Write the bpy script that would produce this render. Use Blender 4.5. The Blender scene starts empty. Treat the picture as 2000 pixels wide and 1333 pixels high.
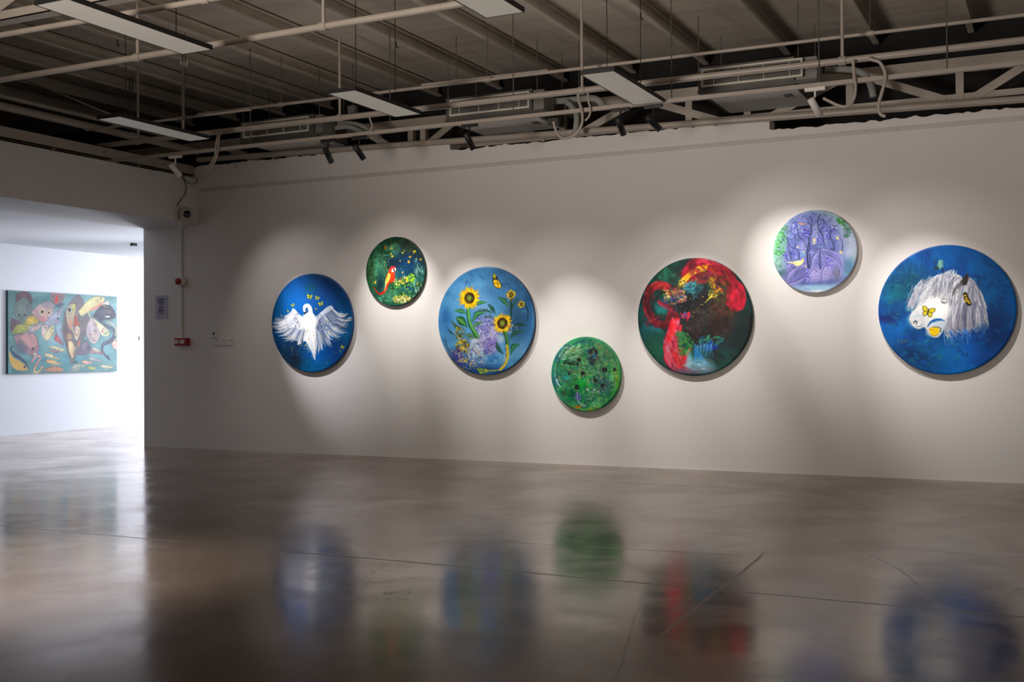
import bpy, bmesh, math, random
import numpy as np
from mathutils import Vector, Matrix
random.seed(4)
scene = bpy.context.scene
COL = scene.collection
# ------------------------------------------------------------------ camera
FPX, YAW, PIT, ROLL = 2199.1, math.radians(26.047), math.radians(.5266), math.radians(-.3437)
CAM = Vector((0, -10.97, 1.2))
fw = Vector((-math.sin(YAW)*math.cos(PIT), math.cos(YAW)*math.cos(PIT), math.sin(PIT)))
r0 = Vector((math.cos(YAW), math.sin(YAW), 0)); u0 = r0.cross(fw)
rt = r0*math.cos(ROLL)+u0*math.sin(ROLL); up = rt.cross(fw)
cd = bpy.data.cameras.new('camera'); cam = bpy.data.objects.new('camera', cd); COL.objects.link(cam)
M = Matrix((rt, up, -fw)).transposed().to_4x4(); M.translation = CAM; cam.matrix_world = M
cd.sensor_width = 36; cd.lens = FPX*36/2000; cd.clip_end = 100
scene.camera = cam
# ------------------------------------------------------------------ exposure, sky, daylight
scene.view_settings.view_transform = 'Standard'; scene.view_settings.look = 'None'
scene.view_settings.exposure = 1.85; scene.view_settings.gamma = 1.0; scene.view_settings.use_curve_mapping = False
w = bpy.data.worlds.new('world'); scene.world = w; w.use_nodes = True
w.node_tree.nodes['Background'].inputs[0].default_value = (1.0, .85, .77, 1)
w.node_tree.nodes['Background'].inputs[1].default_value = .062
def light(name, kind, loc, aim, power, col, **kw):
    d = bpy.data.lights.new(name, kind); d.energy = power; d.color = col
    for k, v in kw.items(): setattr(d, k, v)
    o = bpy.data.objects.new(name, d); COL.objects.link(o); o.location = loc
    o.rotation_euler = (Vector(aim)-Vector(loc)).to_track_quat('-Z', 'Y').to_euler()
    return o
# daylight of the side room (its window lies round the corner, beyond the end of the long wall)
light('side_room_daylight', 'AREA', (-11.6, 6.2, 1.7), (-13.4, 2.4, 1.5), 84, (.80, .87, 1.0), shape='RECTANGLE', size=1.6, size_y=2.4)
light('side_room_ceiling_light', 'AREA', (-12.4, 1.4, 2.8), (-12.4, 1.4, 0), 3.5, (.82, .86, 1.0), shape='RECTANGLE', size=1.2, size_y=3.5)
light('side_room_fill', 'SPOT', (-11.9, 2.3, .4), (-11.0, -1.4, 2.83), 70, (.84, .88, 1.0), spot_size=math.radians(100), spot_blend=1.0, shadow_soft_size=.3)  # unseen fill added to lift the side room ceiling and lintel soffit
# warm downlight of the hall near the left of the picture, above the frame
light('warm_downlight', 'SPOT', (-5.7, -7.3, 3.5), (-5.4, -6.9, 0), 650, (1, .90, .83), spot_size=math.radians(56), spot_blend=1.0, shadow_soft_size=.1)
# unseen fill added behind the camera to brighten the roof boards
light('hall_roof_fill', 'SPOT', (-5.5, -13.6, .7), (-3.9, -6.6, 4.5), 860, (1, .89, .81), spot_size=math.radians(66), spot_blend=1.0, shadow_soft_size=.9)
# the seven exhibition spots: lamp position on the track, point aimed at, power
TRY, TRZ = -1.40, 3.40
SX0 = -8.82
SPOTS = [(SX0, -7.95, 1.40, 100), (-6.77, -6.78, 1.72, 58), (-6.39, -5.60, 1.24, 60), (-5.12, -4.44, .80, 66), (-3.57, -3.27, 1.18, 66), (-3.26, -2.08, 1.78, 58), (-1.84, -.92, 1.28, 62)]
for i, (lx, ax, az, pw) in enumerate(SPOTS):
    src = Vector((lx, TRY, TRZ-.17)); tgt = Vector((ax, 0, az)); dr = (tgt-src).normalized()
    light('exhibition_spot', 'SPOT', src+dr*.10, tgt, pw, (1, .95, .91) if i else (.97, .93, .99), spot_size=math.radians(42 if i else 30), spot_blend=1.0, shadow_soft_size=.022)
    light('exhibition_spot_spill', 'SPOT', src+dr*.10, tgt-Vector((0, 0, .25)), min(pw, 64)*.17, (1, .91, .85), spot_size=math.radians(80), spot_blend=1.0, shadow_soft_size=.03)

# ------------------------------------------------------------------ helpers
def lin(c):
    return [((x/255)/12.92 if x/255 <= .04045 else ((x/255+.055)/1.055)**2.4) for x in c]
def pray(px, py):
    return rt*((px-1000)/FPX)-up*((py-666.5)/FPX)+fw
def onY(px, py, y): d = pray(px, py); return CAM+d*((y-CAM.y)/d.y)
def onX(px, py, x): d = pray(px, py); return CAM+d*((x-CAM.x)/d.x)
def onZ(px, py, z): d = pray(px, py); return CAM+d*((z-CAM.z)/d.z)
class MB:
    """collects shapes that become ONE mesh object"""
    def __init__(s): s.v = []; s.f = []; s.sm = []; s.mi = []; s.m = 0
    def add(s, vs, fs, smooth=False):
        o = len(s.v); s.v += [tuple(v) for v in vs]
        for f in fs: s.f.append([i+o for i in f]); s.sm.append(smooth); s.mi.append(s.m)
        return s
    def box(s, x0, x1, y0, y1, z0, z1):
        return s.add([(x, y, z) for x in (x0, x1) for y in (y0, y1) for z in (z0, z1)],
              [(0, 1, 3, 2), (4, 6, 7, 5), (0, 4, 5, 1), (2, 3, 7, 6), (0, 2, 6, 4), (1, 5, 7, 3)])
    def bar(s, a, b, w, h, ref=(0, 1, 0)):
        """box beam from a to b, w across ref x axis, h along ref"""
        a = Vector(a); b = Vector(b); d = (b-a).normalized(); r = Vector(ref); x = d.cross(r).normalized(); y = x.cross(d).normalized()
        P = []
        for p in (a, b):
            for i, j in ((-1, -1), (1, -1), (1, 1), (-1, 1)): P.append(p+x*(i*w/2)+y*(j*h/2))
        return s.add(P, [(3, 2, 1, 0), (4, 5, 6, 7), (0, 1, 5, 4), (1, 2, 6, 5), (2, 3, 7, 6), (3, 0, 4, 7)])
    def tube(s, pts, r, n=10, caps=True):
        P = [Vector(p) for p in pts]; R = r if isinstance(r, (list, tuple)) else [r]*len(P)
        vs = []; prev = None
        for i, p in enumerate(P):
            d = (P[min(i+1, len(P)-1)]-P[max(i-1, 0)]).normalized()
            x = (prev-d*prev.dot(d)) if prev else d.orthogonal()
            if x.length < 1e-5: x = d.orthogonal()
            x.normalize(); prev = x; y = d.cross(x)
            for k in range(n):
                a = 2*math.pi*k/n; vs.append(p+(x*math.cos(a)+y*math.sin(a))*R[i])
        fs = [[i*n+k, i*n+(k+1) % n, (i+1)*n+(k+1) % n, (i+1)*n+k] for i in range(len(P)-1) for k in range(n)]
        s.add(vs, fs, True)
        if caps: s.add(vs[:n], [list(range(n))[::-1]]); s.add(vs[-n:], [list(range(n))])
        return s
    def lathe(s, prof, base, axis, n=24):
        """profile of (radius, height) turned round axis"""
        base = Vector(base); a = Vector(axis).normalized(); x = a.orthogonal().normalized(); y = a.cross(x)
        vs = [base+a*h+(x*math.cos(6.28319*k/n)+y*math.sin(6.28319*k/n))*max(r, 1e-4) for r, h in prof for k in range(n)]
        fs = [[i*n+k, i*n+(k+1) % n, (i+1)*n+(k+1) % n, (i+1)*n+k] for i in range(len(prof)-1) for k in range(n)]
        return s.add(vs, fs, True)
    def build(s, name, mat, parent=None, bevel=0, loc=None):
        me = bpy.data.meshes.new(name); off = Vector(loc) if loc else Vector((0, 0, 0))
        me.from_pydata([tuple(Vector(v)-off) for v in s.v], [], s.f); me.polygons.foreach_set('use_smooth', s.sm); me.polygons.foreach_set('material_index', s.mi)
        for m in (mat if isinstance(mat, (list, tuple)) else [mat]): me.materials.append(m)
        me.update()
        bm = bmesh.new(); bm.from_mesh(me); bmesh.ops.recalc_face_normals(bm, faces=bm.faces)
        if bevel: bmesh.ops.bevel(bm, geom=[e for e in bm.edges if e.is_manifold and e.calc_face_angle() > .6], offset=bevel, segments=2, profile=.5, affect='EDGES')
        bm.to_mesh(me); bm.free()
        o = bpy.data.objects.new(name, me); COL.objects.link(o); o.location = off
        if parent: o.parent = parent; o.matrix_parent_inverse = parent_inv(parent)
        return o
def world_of(q):
    return world_of(q.parent) @ q.matrix_parent_inverse @ q.matrix_basis if q.parent else q.matrix_basis.copy()
def parent_inv(p): return world_of(p).inverted()
def thing(name, label, cat, loc, group=None):
    o = bpy.data.objects.new(name, None); COL.objects.link(o); o.location = loc; o.empty_display_size = .1
    return tag(o, label, cat, group)
def tag(o, label, cat, group=None):
    o['label'] = label; o['category'] = cat
    if group: o['group'] = group
    return o
def struct(o): o['kind'] = 'structure'; return o
def smooth_path(pts, n=8):
    P = [Vector(p) for p in pts]; Q = [P[0]*2-P[1]]+P+[P[-1]*2-P[-2]]; out = []
    for i in range(1, len(Q)-2):
        a, b, c, d = Q[i-1:i+3]
        for k in range(n):
            t = k/n; out.append(.5*((2*b)+(c-a)*t+(2*a-5*b+4*c-d)*t*t+(3*b-a-3*c+d)*t**3))
    return out+[P[-1]]

# ------------------------------------------------------------------ materials
def mat(name, col, rough=.6, metal=0., var=.06, scale=6., bump=0., bscale=40., spec=.5, stretch=(1, 1, 1)):
    m = bpy.data.materials.new(name); m.use_nodes = True; nt = m.node_tree; N = nt.nodes; L = nt.links; b = N['Principled BSDF']
    c = lin(col); b.inputs['Roughness'].default_value = rough; b.inputs['Metallic'].default_value = metal; b.inputs['Specular IOR Level'].default_value = spec
    tc = N.new('ShaderNodeTexCoord'); mp = N.new('ShaderNodeMapping'); mp.inputs['Scale'].default_value = stretch
    L.new(tc.outputs['Object'], mp.inputs[0])
    n = N.new('ShaderNodeTexNoise'); n.inputs['Scale'].default_value = scale; n.inputs['Detail'].default_value = 5; L.new(mp.outputs[0], n.inputs['Vector'])
    cr = N.new('ShaderNodeValToRGB'); cr.color_ramp.elements[0].position = .3; cr.color_ramp.elements[1].position = .7
    cr.color_ramp.elements[0].color = [x*(1-var) for x in c]+[1]; cr.color_ramp.elements[1].color = [min(1, x*(1+var)) for x in c]+[1]
    L.new(n.outputs['Fac'], cr.inputs[0]); L.new(cr.outputs[0], b.inputs['Base Color'])
    if bump:
        n2 = N.new('ShaderNodeTexNoise'); n2.inputs['Scale'].default_value = bscale; n2.inputs['Detail'].default_value = 4; L.new(mp.outputs[0], n2.inputs['Vector'])
        bp = N.new('ShaderNodeBump'); bp.inputs['Strength'].default_value = bump; bp.inputs['Distance'].default_value = .01; L.new(n2.outputs['Fac'], bp.inputs['Height']); L.new(bp.outputs[0], b.inputs['Normal'])
    return m
WALL = mat('white_wall_paint', (226, 223, 220), .75, var=.02, scale=1.3, bump=.08, bscale=30, spec=.2)
SIDEWALL = mat('side_room_white_paint', (230, 230, 232), .8, var=.02, scale=1.2, spec=.2)
DECK = mat('roof_board', (226, 216, 202), .8, var=.10, scale=2.2, bump=.25, bscale=3., spec=.2, stretch=(.5, 3, 1))
STEEL = mat('cream_painted_steel', (178, 170, 158), .5, var=.07, scale=5)
PURLIN = mat('painted_purlin_steel', (226, 218, 204), .5, var=.08, scale=4)
PIPE = mat('cream_painted_pipe', (170, 161, 150), .4, var=.06, scale=8)
WHITE = mat('white_plastic', (226, 224, 220), .4, var=.02)
CASE = mat('dull_grey_sheet', (88, 86, 80), .5, metal=.2, var=.12, scale=6)
GALV = mat('galvanised_sheet', (126, 125, 120), .45, metal=.25, var=.14, scale=7)
GRILLE = mat('white_enamel_grille', (216, 212, 200), .4, var=.03)
BLACK = mat('black_enamel', (22, 22, 24), .45, var=.1)
VOID = mat('roof_void_shade', (30, 29, 28), .9, var=.3, scale=3)  # shade of the roof void, painted in as a near-black wall colour
RUBBER = mat('pipe_insulation', (150, 152, 146), .8, var=.12, scale=9)
DUCTD = mat('dark_insulation', (58, 58, 54), .8, var=.2, scale=9)
CREAM = mat('aged_white_plastic', (196, 190, 182), .45, var=.03)
RAIL = mat('picture_rail_enamel', (206, 200, 195), .6, var=.04)
ROD = mat('dull_steel_rod', (96, 92, 86), .5, metal=.3, var=.1)
RED = mat('red_enamel', (150, 20, 24), .4, var=.06)
CABLEG = mat('green_cable', (96, 112, 84), .6)
PAPER = mat('pale_lilac_card', (176, 174, 196), .6, var=.03)
INK = mat('dark_ink', (34, 32, 46), .7)
DIFF = mat('opal_diffuser', (232, 228, 216), .5, var=.01)
db = DIFF.node_tree.nodes['Principled BSDF']; db.inputs['Emission Color'].default_value = (1, .95, .86, 1); db.inputs['Emission Strength'].default_value = .02
LENS = mat('lens_black', (8, 8, 9), .12)

def floor_material():
    m = bpy.data.materials.new('polished_concrete'); m.use_nodes = True; nt = m.node_tree; N = nt.nodes; L = nt.links; b = N['Principled BSDF']
    tc = N.new('ShaderNodeTexCoord'); sep = N.new('ShaderNodeSeparateXYZ'); L.new(tc.outputs['Object'], sep.inputs[0])
    def noise(scale, det=5, dist=0., rough=.5):
        n = N.new('ShaderNodeTexNoise'); n.inputs['Scale'].default_value = scale; n.inputs['Detail'].default_value = det; n.inputs['Distortion'].default_value = dist; n.inputs['Roughness'].default_value = rough
        L.new(tc.outputs['Object'], n.inputs['Vector']); return n.outputs['Fac']
    def mth(op, a, b_=None, c=None, clamp=False):
        q = N.new('ShaderNodeMath'); q.operation = op; q.use_clamp = clamp
        for i, v in enumerate((a, b_, c)):
            if v is None: continue
            if isinstance(v, (int, float)): q.inputs[i].default_value = v
            else: L.new(v, q.inputs[i])
        return q.outputs[0]
    def ramp(f, p0, p1):
        q = N.new('ShaderNodeMapRange'); q.interpolation_type = 'SMOOTHSTEP'; q.inputs[1].default_value = p0; q.inputs[2].default_value = p1; L.new(f, q.inputs[0]); return q.outputs[0]
    X, Y = sep.outputs[0], sep.outputs[1]; wob = mth('MULTIPLY', mth('SUBTRACT', noise(1.7, 6), .5), .05)
    def line(A, B, C, w, lo=None, hi=None, along=None, s=1.):
        d = mth('ABSOLUTE', mth('ADD', mth('ADD', mth('ADD', mth('MULTIPLY', X, A), mth('MULTIPLY', Y, B)), C), mth('MULTIPLY', wob, s)))
        v = mth('SUBTRACT', 1, ramp(d, w*.3, w))
        if along is not None: v = mth('MULTIPLY', v, mth('MULTIPLY', ramp(along, lo-.2, lo+.2), mth('SUBTRACT', 1, ramp(along, hi-.2, hi+.2))))
        return v
    lines = [(line(0, 1, 5.45, .016), .55), (line(0, 1, 1.33, .022, -4.5, -1.6, X), .5), (line(1, .03, 1.72, .014, -5.0, -4.35, Y), .6), (line(1, .03, 1.72, .012, -6.4, -5.0, Y), .4), (line(1, .03, 1.80, .008, -6.0, -5.2, Y), .3), (line(1, .27, 3.40, .008, -7.4, -6.0, Y), .2),
             (line(1, .5, 3.1, .007, -5., -3.4, Y, 4.), .45), (line(1, -.9, 1.2, .005, -3.6, -2.2, Y, 5.), .4), (line(.06, 1, 3.9, .012, -2.2, .4, X, 1.), .3), (line(-.1, 1, 4.3, .016, -3.2, -1.7, X, 1.), .3)]
    v = N.new('ShaderNodeTexVoronoi'); v.feature = 'DISTANCE_TO_EDGE'; v.inputs['Scale'].default_value = .55
    mixv = N.new('ShaderNodeVectorMath'); mixv.operation = 'ADD'; nn = N.new('ShaderNodeTexNoise'); nn.inputs['Scale'].default_value = 2.2; nn.inputs['Detail'].default_value = 6; L.new(tc.outputs['Object'], nn.inputs['Vector']); L.new(tc.outputs['Object'], mixv.inputs[0]); L.new(nn.outputs['Color'], mixv.inputs[1]); L.new(mixv.outputs[0], v.inputs['Vector'])
    crack = mth('MULTIPLY', mth('SUBTRACT', 1, ramp(v.outputs['Distance'], .001, .006)), ramp(noise(.7, 3), .54, .66)); lines.append((crack, .35))
    fl = mth('SUBTRACT', 1, ramp(noise(9, 4, .6), .20, .27)); lines.append((fl, .22))
    dark = None
    for f, k in lines:
        t = mth('MULTIPLY', f, k); dark = t if dark is None else mth('MAXIMUM', dark, t)
    cr = N.new('ShaderNodeValToRGB'); cr.color_ramp.elements[0].position = .30; cr.color_ramp.elements[1].position = .72
    cr.color_ramp.elements[0].color = FLOOR_A; cr.color_ramp.elements[1].color = FLOOR_B
    L.new(mth('ADD', mth('MULTIPLY', noise(.8, 8, .4, .62), .75), mth('MULTIPLY', noise(14, 5), .25)), cr.inputs[0])
    mx = N.new('ShaderNodeMix'); mx.data_type = 'RGBA'; L.new(dark, mx.inputs[0]); L.new(cr.outputs[0], mx.inputs[6]); mx.inputs[7].default_value = (.018, .015, .013, 1); L.new(mx.outputs[2], b.inputs['Base Color'])
    b.inputs['Specular IOR Level'].default_value = 0.; b.inputs['Roughness'].default_value = .8
    gl = N.new('ShaderNodeBsdfGlossy'); gl.distribution = 'MULTI_GGX'; gl.inputs['Color'].default_value = SEAL
    L.new(mth('ADD', mth('MULTIPLY', ramp(noise(2.4, 6, .8), .35, .7), .07), mth('MULTIPLY_ADD', dark, .4, FLOOR_R)), gl.inputs['Roughness'])
    fr = N.new('ShaderNodeFresnel'); fr.inputs['IOR'].default_value = 1.40
    ms = N.new('ShaderNodeMixShader'); L.new(mth('MULTIPLY', mth('MULTIPLY', mth('POWER', fr.outputs[0], 1.4), 1.55), mth('MULTIPLY_ADD', dark, -.45, mth('MULTIPLY_ADD', ramp(noise(1.1, 7, .6, .6), .3, .7), .24, .82))), ms.inputs[0]); L.new(b.outputs[0], ms.inputs[1]); L.new(gl.outputs[0], ms.inputs[2]); L.new(ms.outputs[0], N['Material Output'].inputs[0])
    bp = N.new('ShaderNodeBump'); bp.inputs['Strength'].default_value = .30; bp.inputs['Distance'].default_value = .004
    h = mth('SUBTRACT', mth('ADD', mth('MULTIPLY', noise(1.6, 3, .3), .9), mth('MULTIPLY', noise(11, 3), .20)), mth('MULTIPLY', dark, .08)); L.new(h, bp.inputs['Height']); L.new(bp.outputs[0], b.inputs['Normal']); L.new(bp.outputs[0], gl.inputs['Normal'])
    return m
SEAL = (1.0, .94, .90, 1); FLOOR_A = (.038, .027, .019, 1); FLOOR_B = (.082, .062, .046, 1); FLOOR_R = .13

# ---------------------------------------------------------------- painter
class Canvas:
    """small colour canvas; drawing calls use the sketch coordinates of one picture"""
    def __init__(s, S, cx, cy, rx, ry, seed=1, rect=None):
        s.S = S; s.c = (cx, cy, rx, ry); s.rect = rect
        s.W = S if rect is None else int(S*rect[4]); s.H = S
        s.a = np.zeros((s.H, s.W, 3)); s.r = np.random.RandomState(seed)
        s.k = S/(rx+ry) if rect is None else S/rect[5]
    def T(s, p):
        p = np.asarray(p, float).reshape(-1, 2)
        if s.rect is None:
            cx, cy, rx, ry = s.c
            return np.stack([((p[:, 0]-cx)/rx+1)/2*s.W-.5, ((p[:, 1]-cy)/ry+1)/2*s.H-.5], 1)
        x0, x1, f0, f1 = s.rect[:4]
        t = (p[:, 0]-x0)/(x1-x0)
        top = f0[0]+(f0[1]-f0[0])*t; bot = f1[0]+(f1[1]-f1[0])*t
        return np.stack([t*s.W-.5, (p[:, 1]-top)/(bot-top)*s.H-.5], 1)
    def box(s, x0, x1, y0, y1):
        x0 = max(0, int(math.floor(x0))); y0 = max(0, int(math.floor(y0)))
        x1 = min(s.W, int(math.ceil(x1))+1); y1 = min(s.H, int(math.ceil(y1))+1)
        if x1 <= x0 or y1 <= y0: return None
        return x0, x1, y0, y1
    def put(s, b, m, col):
        x0, x1, y0, y1 = b
        v = s.a[y0:y1, x0:x1]; v += (np.asarray(col, float)-v)*m[..., None]
    def fill(s, col): s.a[:] = col
    def noise(s, n, seed=None, ax=1.0, ay=1.0):
        r = s.r if seed is None else np.random.RandomState(seed)
        out = np.zeros((s.H, s.W)); amp = 1.; tot = 0
        for o in range(4):
            nx = max(2, int(n*ax*2**o)); ny = max(2, int(n*ay*2**o))
            g = r.rand(ny+2, nx+2)
            xs = np.linspace(0, nx, s.W); ys = np.linspace(0, ny, s.H)
            xi = xs.astype(int); yi = ys.astype(int); fx = xs-xi; fy = ys-yi
            fx = fx*fx*(3-2*fx); fy = (fy*fy*(3-2*fy))[:, None]
            A = g[yi][:, xi]; B = g[yi][:, xi+1]; C = g[yi+1][:, xi]; D = g[yi+1][:, xi+1]
            out += amp*((A*(1-fx)+B*fx)*(1-fy)+(C*(1-fx)+D*fx)*fy); tot += amp; amp *= .55
        return out/tot
    def mix(s, col, n, lo, hi, al=1., ax=1., ay=1.):
        m = np.clip((s.noise(n, None, ax, ay)-lo)/(hi-lo), 0, 1)*al
        s.a += (np.asarray(col, float)-s.a)*m[..., None]
    def blob(s, x, y, rx, ry, col, al=1., soft=.5, rot=0.):
        (px, py), = s.T([(x, y)]); rx *= s.k; ry *= s.k
        R = max(rx, ry)*1.5+2
        b = s.box(px-R, px+R, py-R, py+R)
        if b is None: return
        X, Y = np.meshgrid(np.arange(b[0], b[1])-px, np.arange(b[2], b[3])-py)
        c, q = math.cos(rot), math.sin(rot)
        d = np.hypot((X*c+Y*q)/max(rx, .4), (-X*q+Y*c)/max(ry, .4))
        e = max(soft, .8/max(min(rx, ry), .8))
        s.put(b, np.clip((1-d)/e+.5, 0, 1)*al, col)
    def curve(s, pts, n=6):
        P = s.T(pts)
        if len(P) < 3: return P
        Q = np.vstack([2*P[0]-P[1], P, 2*P[-1]-P[-2]]); out = []
        for i in range(1, len(Q)-2):
            a, b, c, d = Q[i-1:i+3]
            for t in np.arange(n)/n:
                out.append(.5*((2*b)+(c-a)*t+(2*a-5*b+4*c-d)*t*t+(3*b-a-3*c+d)*t**3))
        out.append(P[-1]); return np.array(out)
    def stroke(s, pts, w0, w1, col, al=1., soft=.6, wm=None, n=6):
        P = s.curve(pts, n); m = len(P); t = np.linspace(0, 1, m)
        w = w0+(w1-w0)*t if wm is None else np.interp(t, [0, .5, 1], [w0, wm, w1])
        w = np.maximum(w*s.k/2, .3)
        R = w.max()+2
        b = s.box(P[:, 0].min()-R, P[:, 0].max()+R, P[:, 1].min()-R, P[:, 1].max()+R)
        if b is None: return
        X, Y = np.meshgrid(np.arange(b[0], b[1]), np.arange(b[2], b[3])); best = np.full(X.shape, 9e9)
        for i in range(m-1):
            d = P[i+1]-P[i]; L = d@d+1e-9
            u = np.clip(((X-P[i, 0])*d[0]+(Y-P[i, 1])*d[1])/L, 0, 1)
            q = np.hypot(X-P[i, 0]-u*d[0], Y-P[i, 1]-u*d[1])-(w[i]+(w[i+1]-w[i])*u)
            best = np.minimum(best, q)
        s.put(b, np.clip(.5-best/(2*soft), 0, 1)*al*min(1, w.max()/.5), col)
    def poly(s, pts, col, al=1., smooth=True, soft=1.0):
        P = s.curve(list(pts)+[pts[0]], 5)[:-1] if smooth else s.T(pts)
        b = s.box(P[:, 0].min()-1, P[:, 0].max()+1, P[:, 1].min()-1, P[:, 1].max()+1)
        if b is None: return
        X, Y = np.meshgrid(np.arange(b[0], b[1]), np.arange(b[2], b[3])); m = np.zeros(X.shape)
        for ox, oy in ((-.25, -.25), (.25, -.25), (-.25, .25), (.25, .25)):
            ins = np.zeros(X.shape, bool); x = X+ox; y = Y+oy
            for i in range(len(P)):
                x0, y0 = P[i-1]; x1, y1 = P[i]
                if y0 == y1: continue
                ins ^= ((y0 > y) != (y1 > y)) & (x < (x1-x0)*(y-y0)/(y1-y0)+x0)
            m += ins
        s.put(b, m/4*al, col)
    def outline(s, pts, w, col, al=1.): s.stroke(list(pts)+[pts[0]], w, w, col, al)
    def dabs(s, n, region, size, cols, al=.8, ang=None, asp=2.5):
        """loose brush marks inside an ellipse region (x, y, rx, ry)"""
        x, y, rx, ry = region; r = s.r
        for i in range(n):
            q = r.rand()**.5; a = r.rand()*6.283
            px, py = x+rx*q*math.cos(a), y+ry*q*math.sin(a)
            z = size*(.4+r.rand()*.9); th = r.rand()*3.14 if ang is None else ang+(r.rand()-.5)*.7
            c = np.array(cols[r.randint(len(cols))])+r.randint(-14, 15)
            s.blob(px, py, z, z/asp, np.clip(c, 0, 255), al*(.5+.5*r.rand()), .6, th)
    def curls(s, n, region, size, w, cols, al=.8):
        x, y, rx, ry = region; r = s.r
        for i in range(n):
            q = r.rand()**.5; a = r.rand()*6.283
            px, py = x+rx*q*math.cos(a), y+ry*q*math.sin(a); th = r.rand()*6.283; k = (r.rand()-.5)*4.
            pts = [(px, py)]
            for j in range(4):
                px += size*math.cos(th)*.4; py += size*math.sin(th)*.4; th += k*.45; pts.append((px, py))
            s.stroke(pts, w, w*.3, cols[r.randint(len(cols))], al, n=3)
def butterfly(c, x, y, z, rot, col, edge=(20, 20, 15)):
    q, w = math.cos(rot), math.sin(rot)
    R = lambda u, v: (x+z*(u*q-v*w), y+z*(u*w+v*q))
    for sg in (-1, 1):
        up = [R(0, .05), R(sg*.25, -.55), R(sg*.8, -.75), R(sg*1., -.45), R(sg*.6, .05)]
        lo = [R(0, 0), R(sg*.6, .05), R(sg*.7, .5), R(sg*.3, .7)]
        for p in (up, lo):
            c.poly(p, col); c.outline(p, z*.10, edge, .7)
    c.stroke([R(0, -.45), R(0, .5)], z*.14, z*.1, edge)
def sunflower(c, x, y, r, rin, n=26, seed=0):
    rr = np.random.RandomState(seed)
    for lay, col in ((0, (222, 160, 15)), (1, (250, 214, 30))):
        for i in range(n):
            a = 6.283*i/n+rr.rand()*.2+lay*.12; L = r*(.82+.3*rr.rand())*(1 if lay == 0 else .93); b = a+(rr.rand()-.5)*.45
            p0 = (x+rin*.7*math.cos(a), y+rin*.7*math.sin(a)); p1 = (x+L*.65*math.cos(a), y+L*.65*math.sin(a)); p2 = (x+L*math.cos(b), y+L*math.sin(b))
            c.stroke([p0, p1, p2], r*.16, r*.03, np.array(col)-rr.randint(0, 30), .95, wm=r*.2)
    c.blob(x, y, rin*1.05, rin*1.05, (50, 30, 15), 1, .25)
    for i in range(50):
        a = rr.rand()*6.283; q = rin*(.55+.45*rr.rand())
        c.blob(x+q*math.cos(a), y+q*math.sin(a), rin*.1, rin*.1, [(110, 70, 25), (25, 15, 10), (140, 95, 30)][i % 3], .9)
    c.blob(x, y, rin*.55, rin*.55, (95, 120, 30), 1, .5); c.blob(x, y, rin*.3, rin*.3, (150, 165, 60), .9, .8)
    c.blob(x, y, rin*.12, rin*.12, (70, 90, 25), .9, .8)
def leafy(c, pts, w, col, dark=(15, 50, 30)):
    c.stroke(pts, w*.3, w*.1, dark, .9, wm=w*1.25); c.stroke(pts, w*.2, w*.06, col, .95, wm=w*.9)
    c.stroke(pts, w*.12, w*.04, np.minimum(np.array(col)+55, 255), .7, wm=w*.25)

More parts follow.
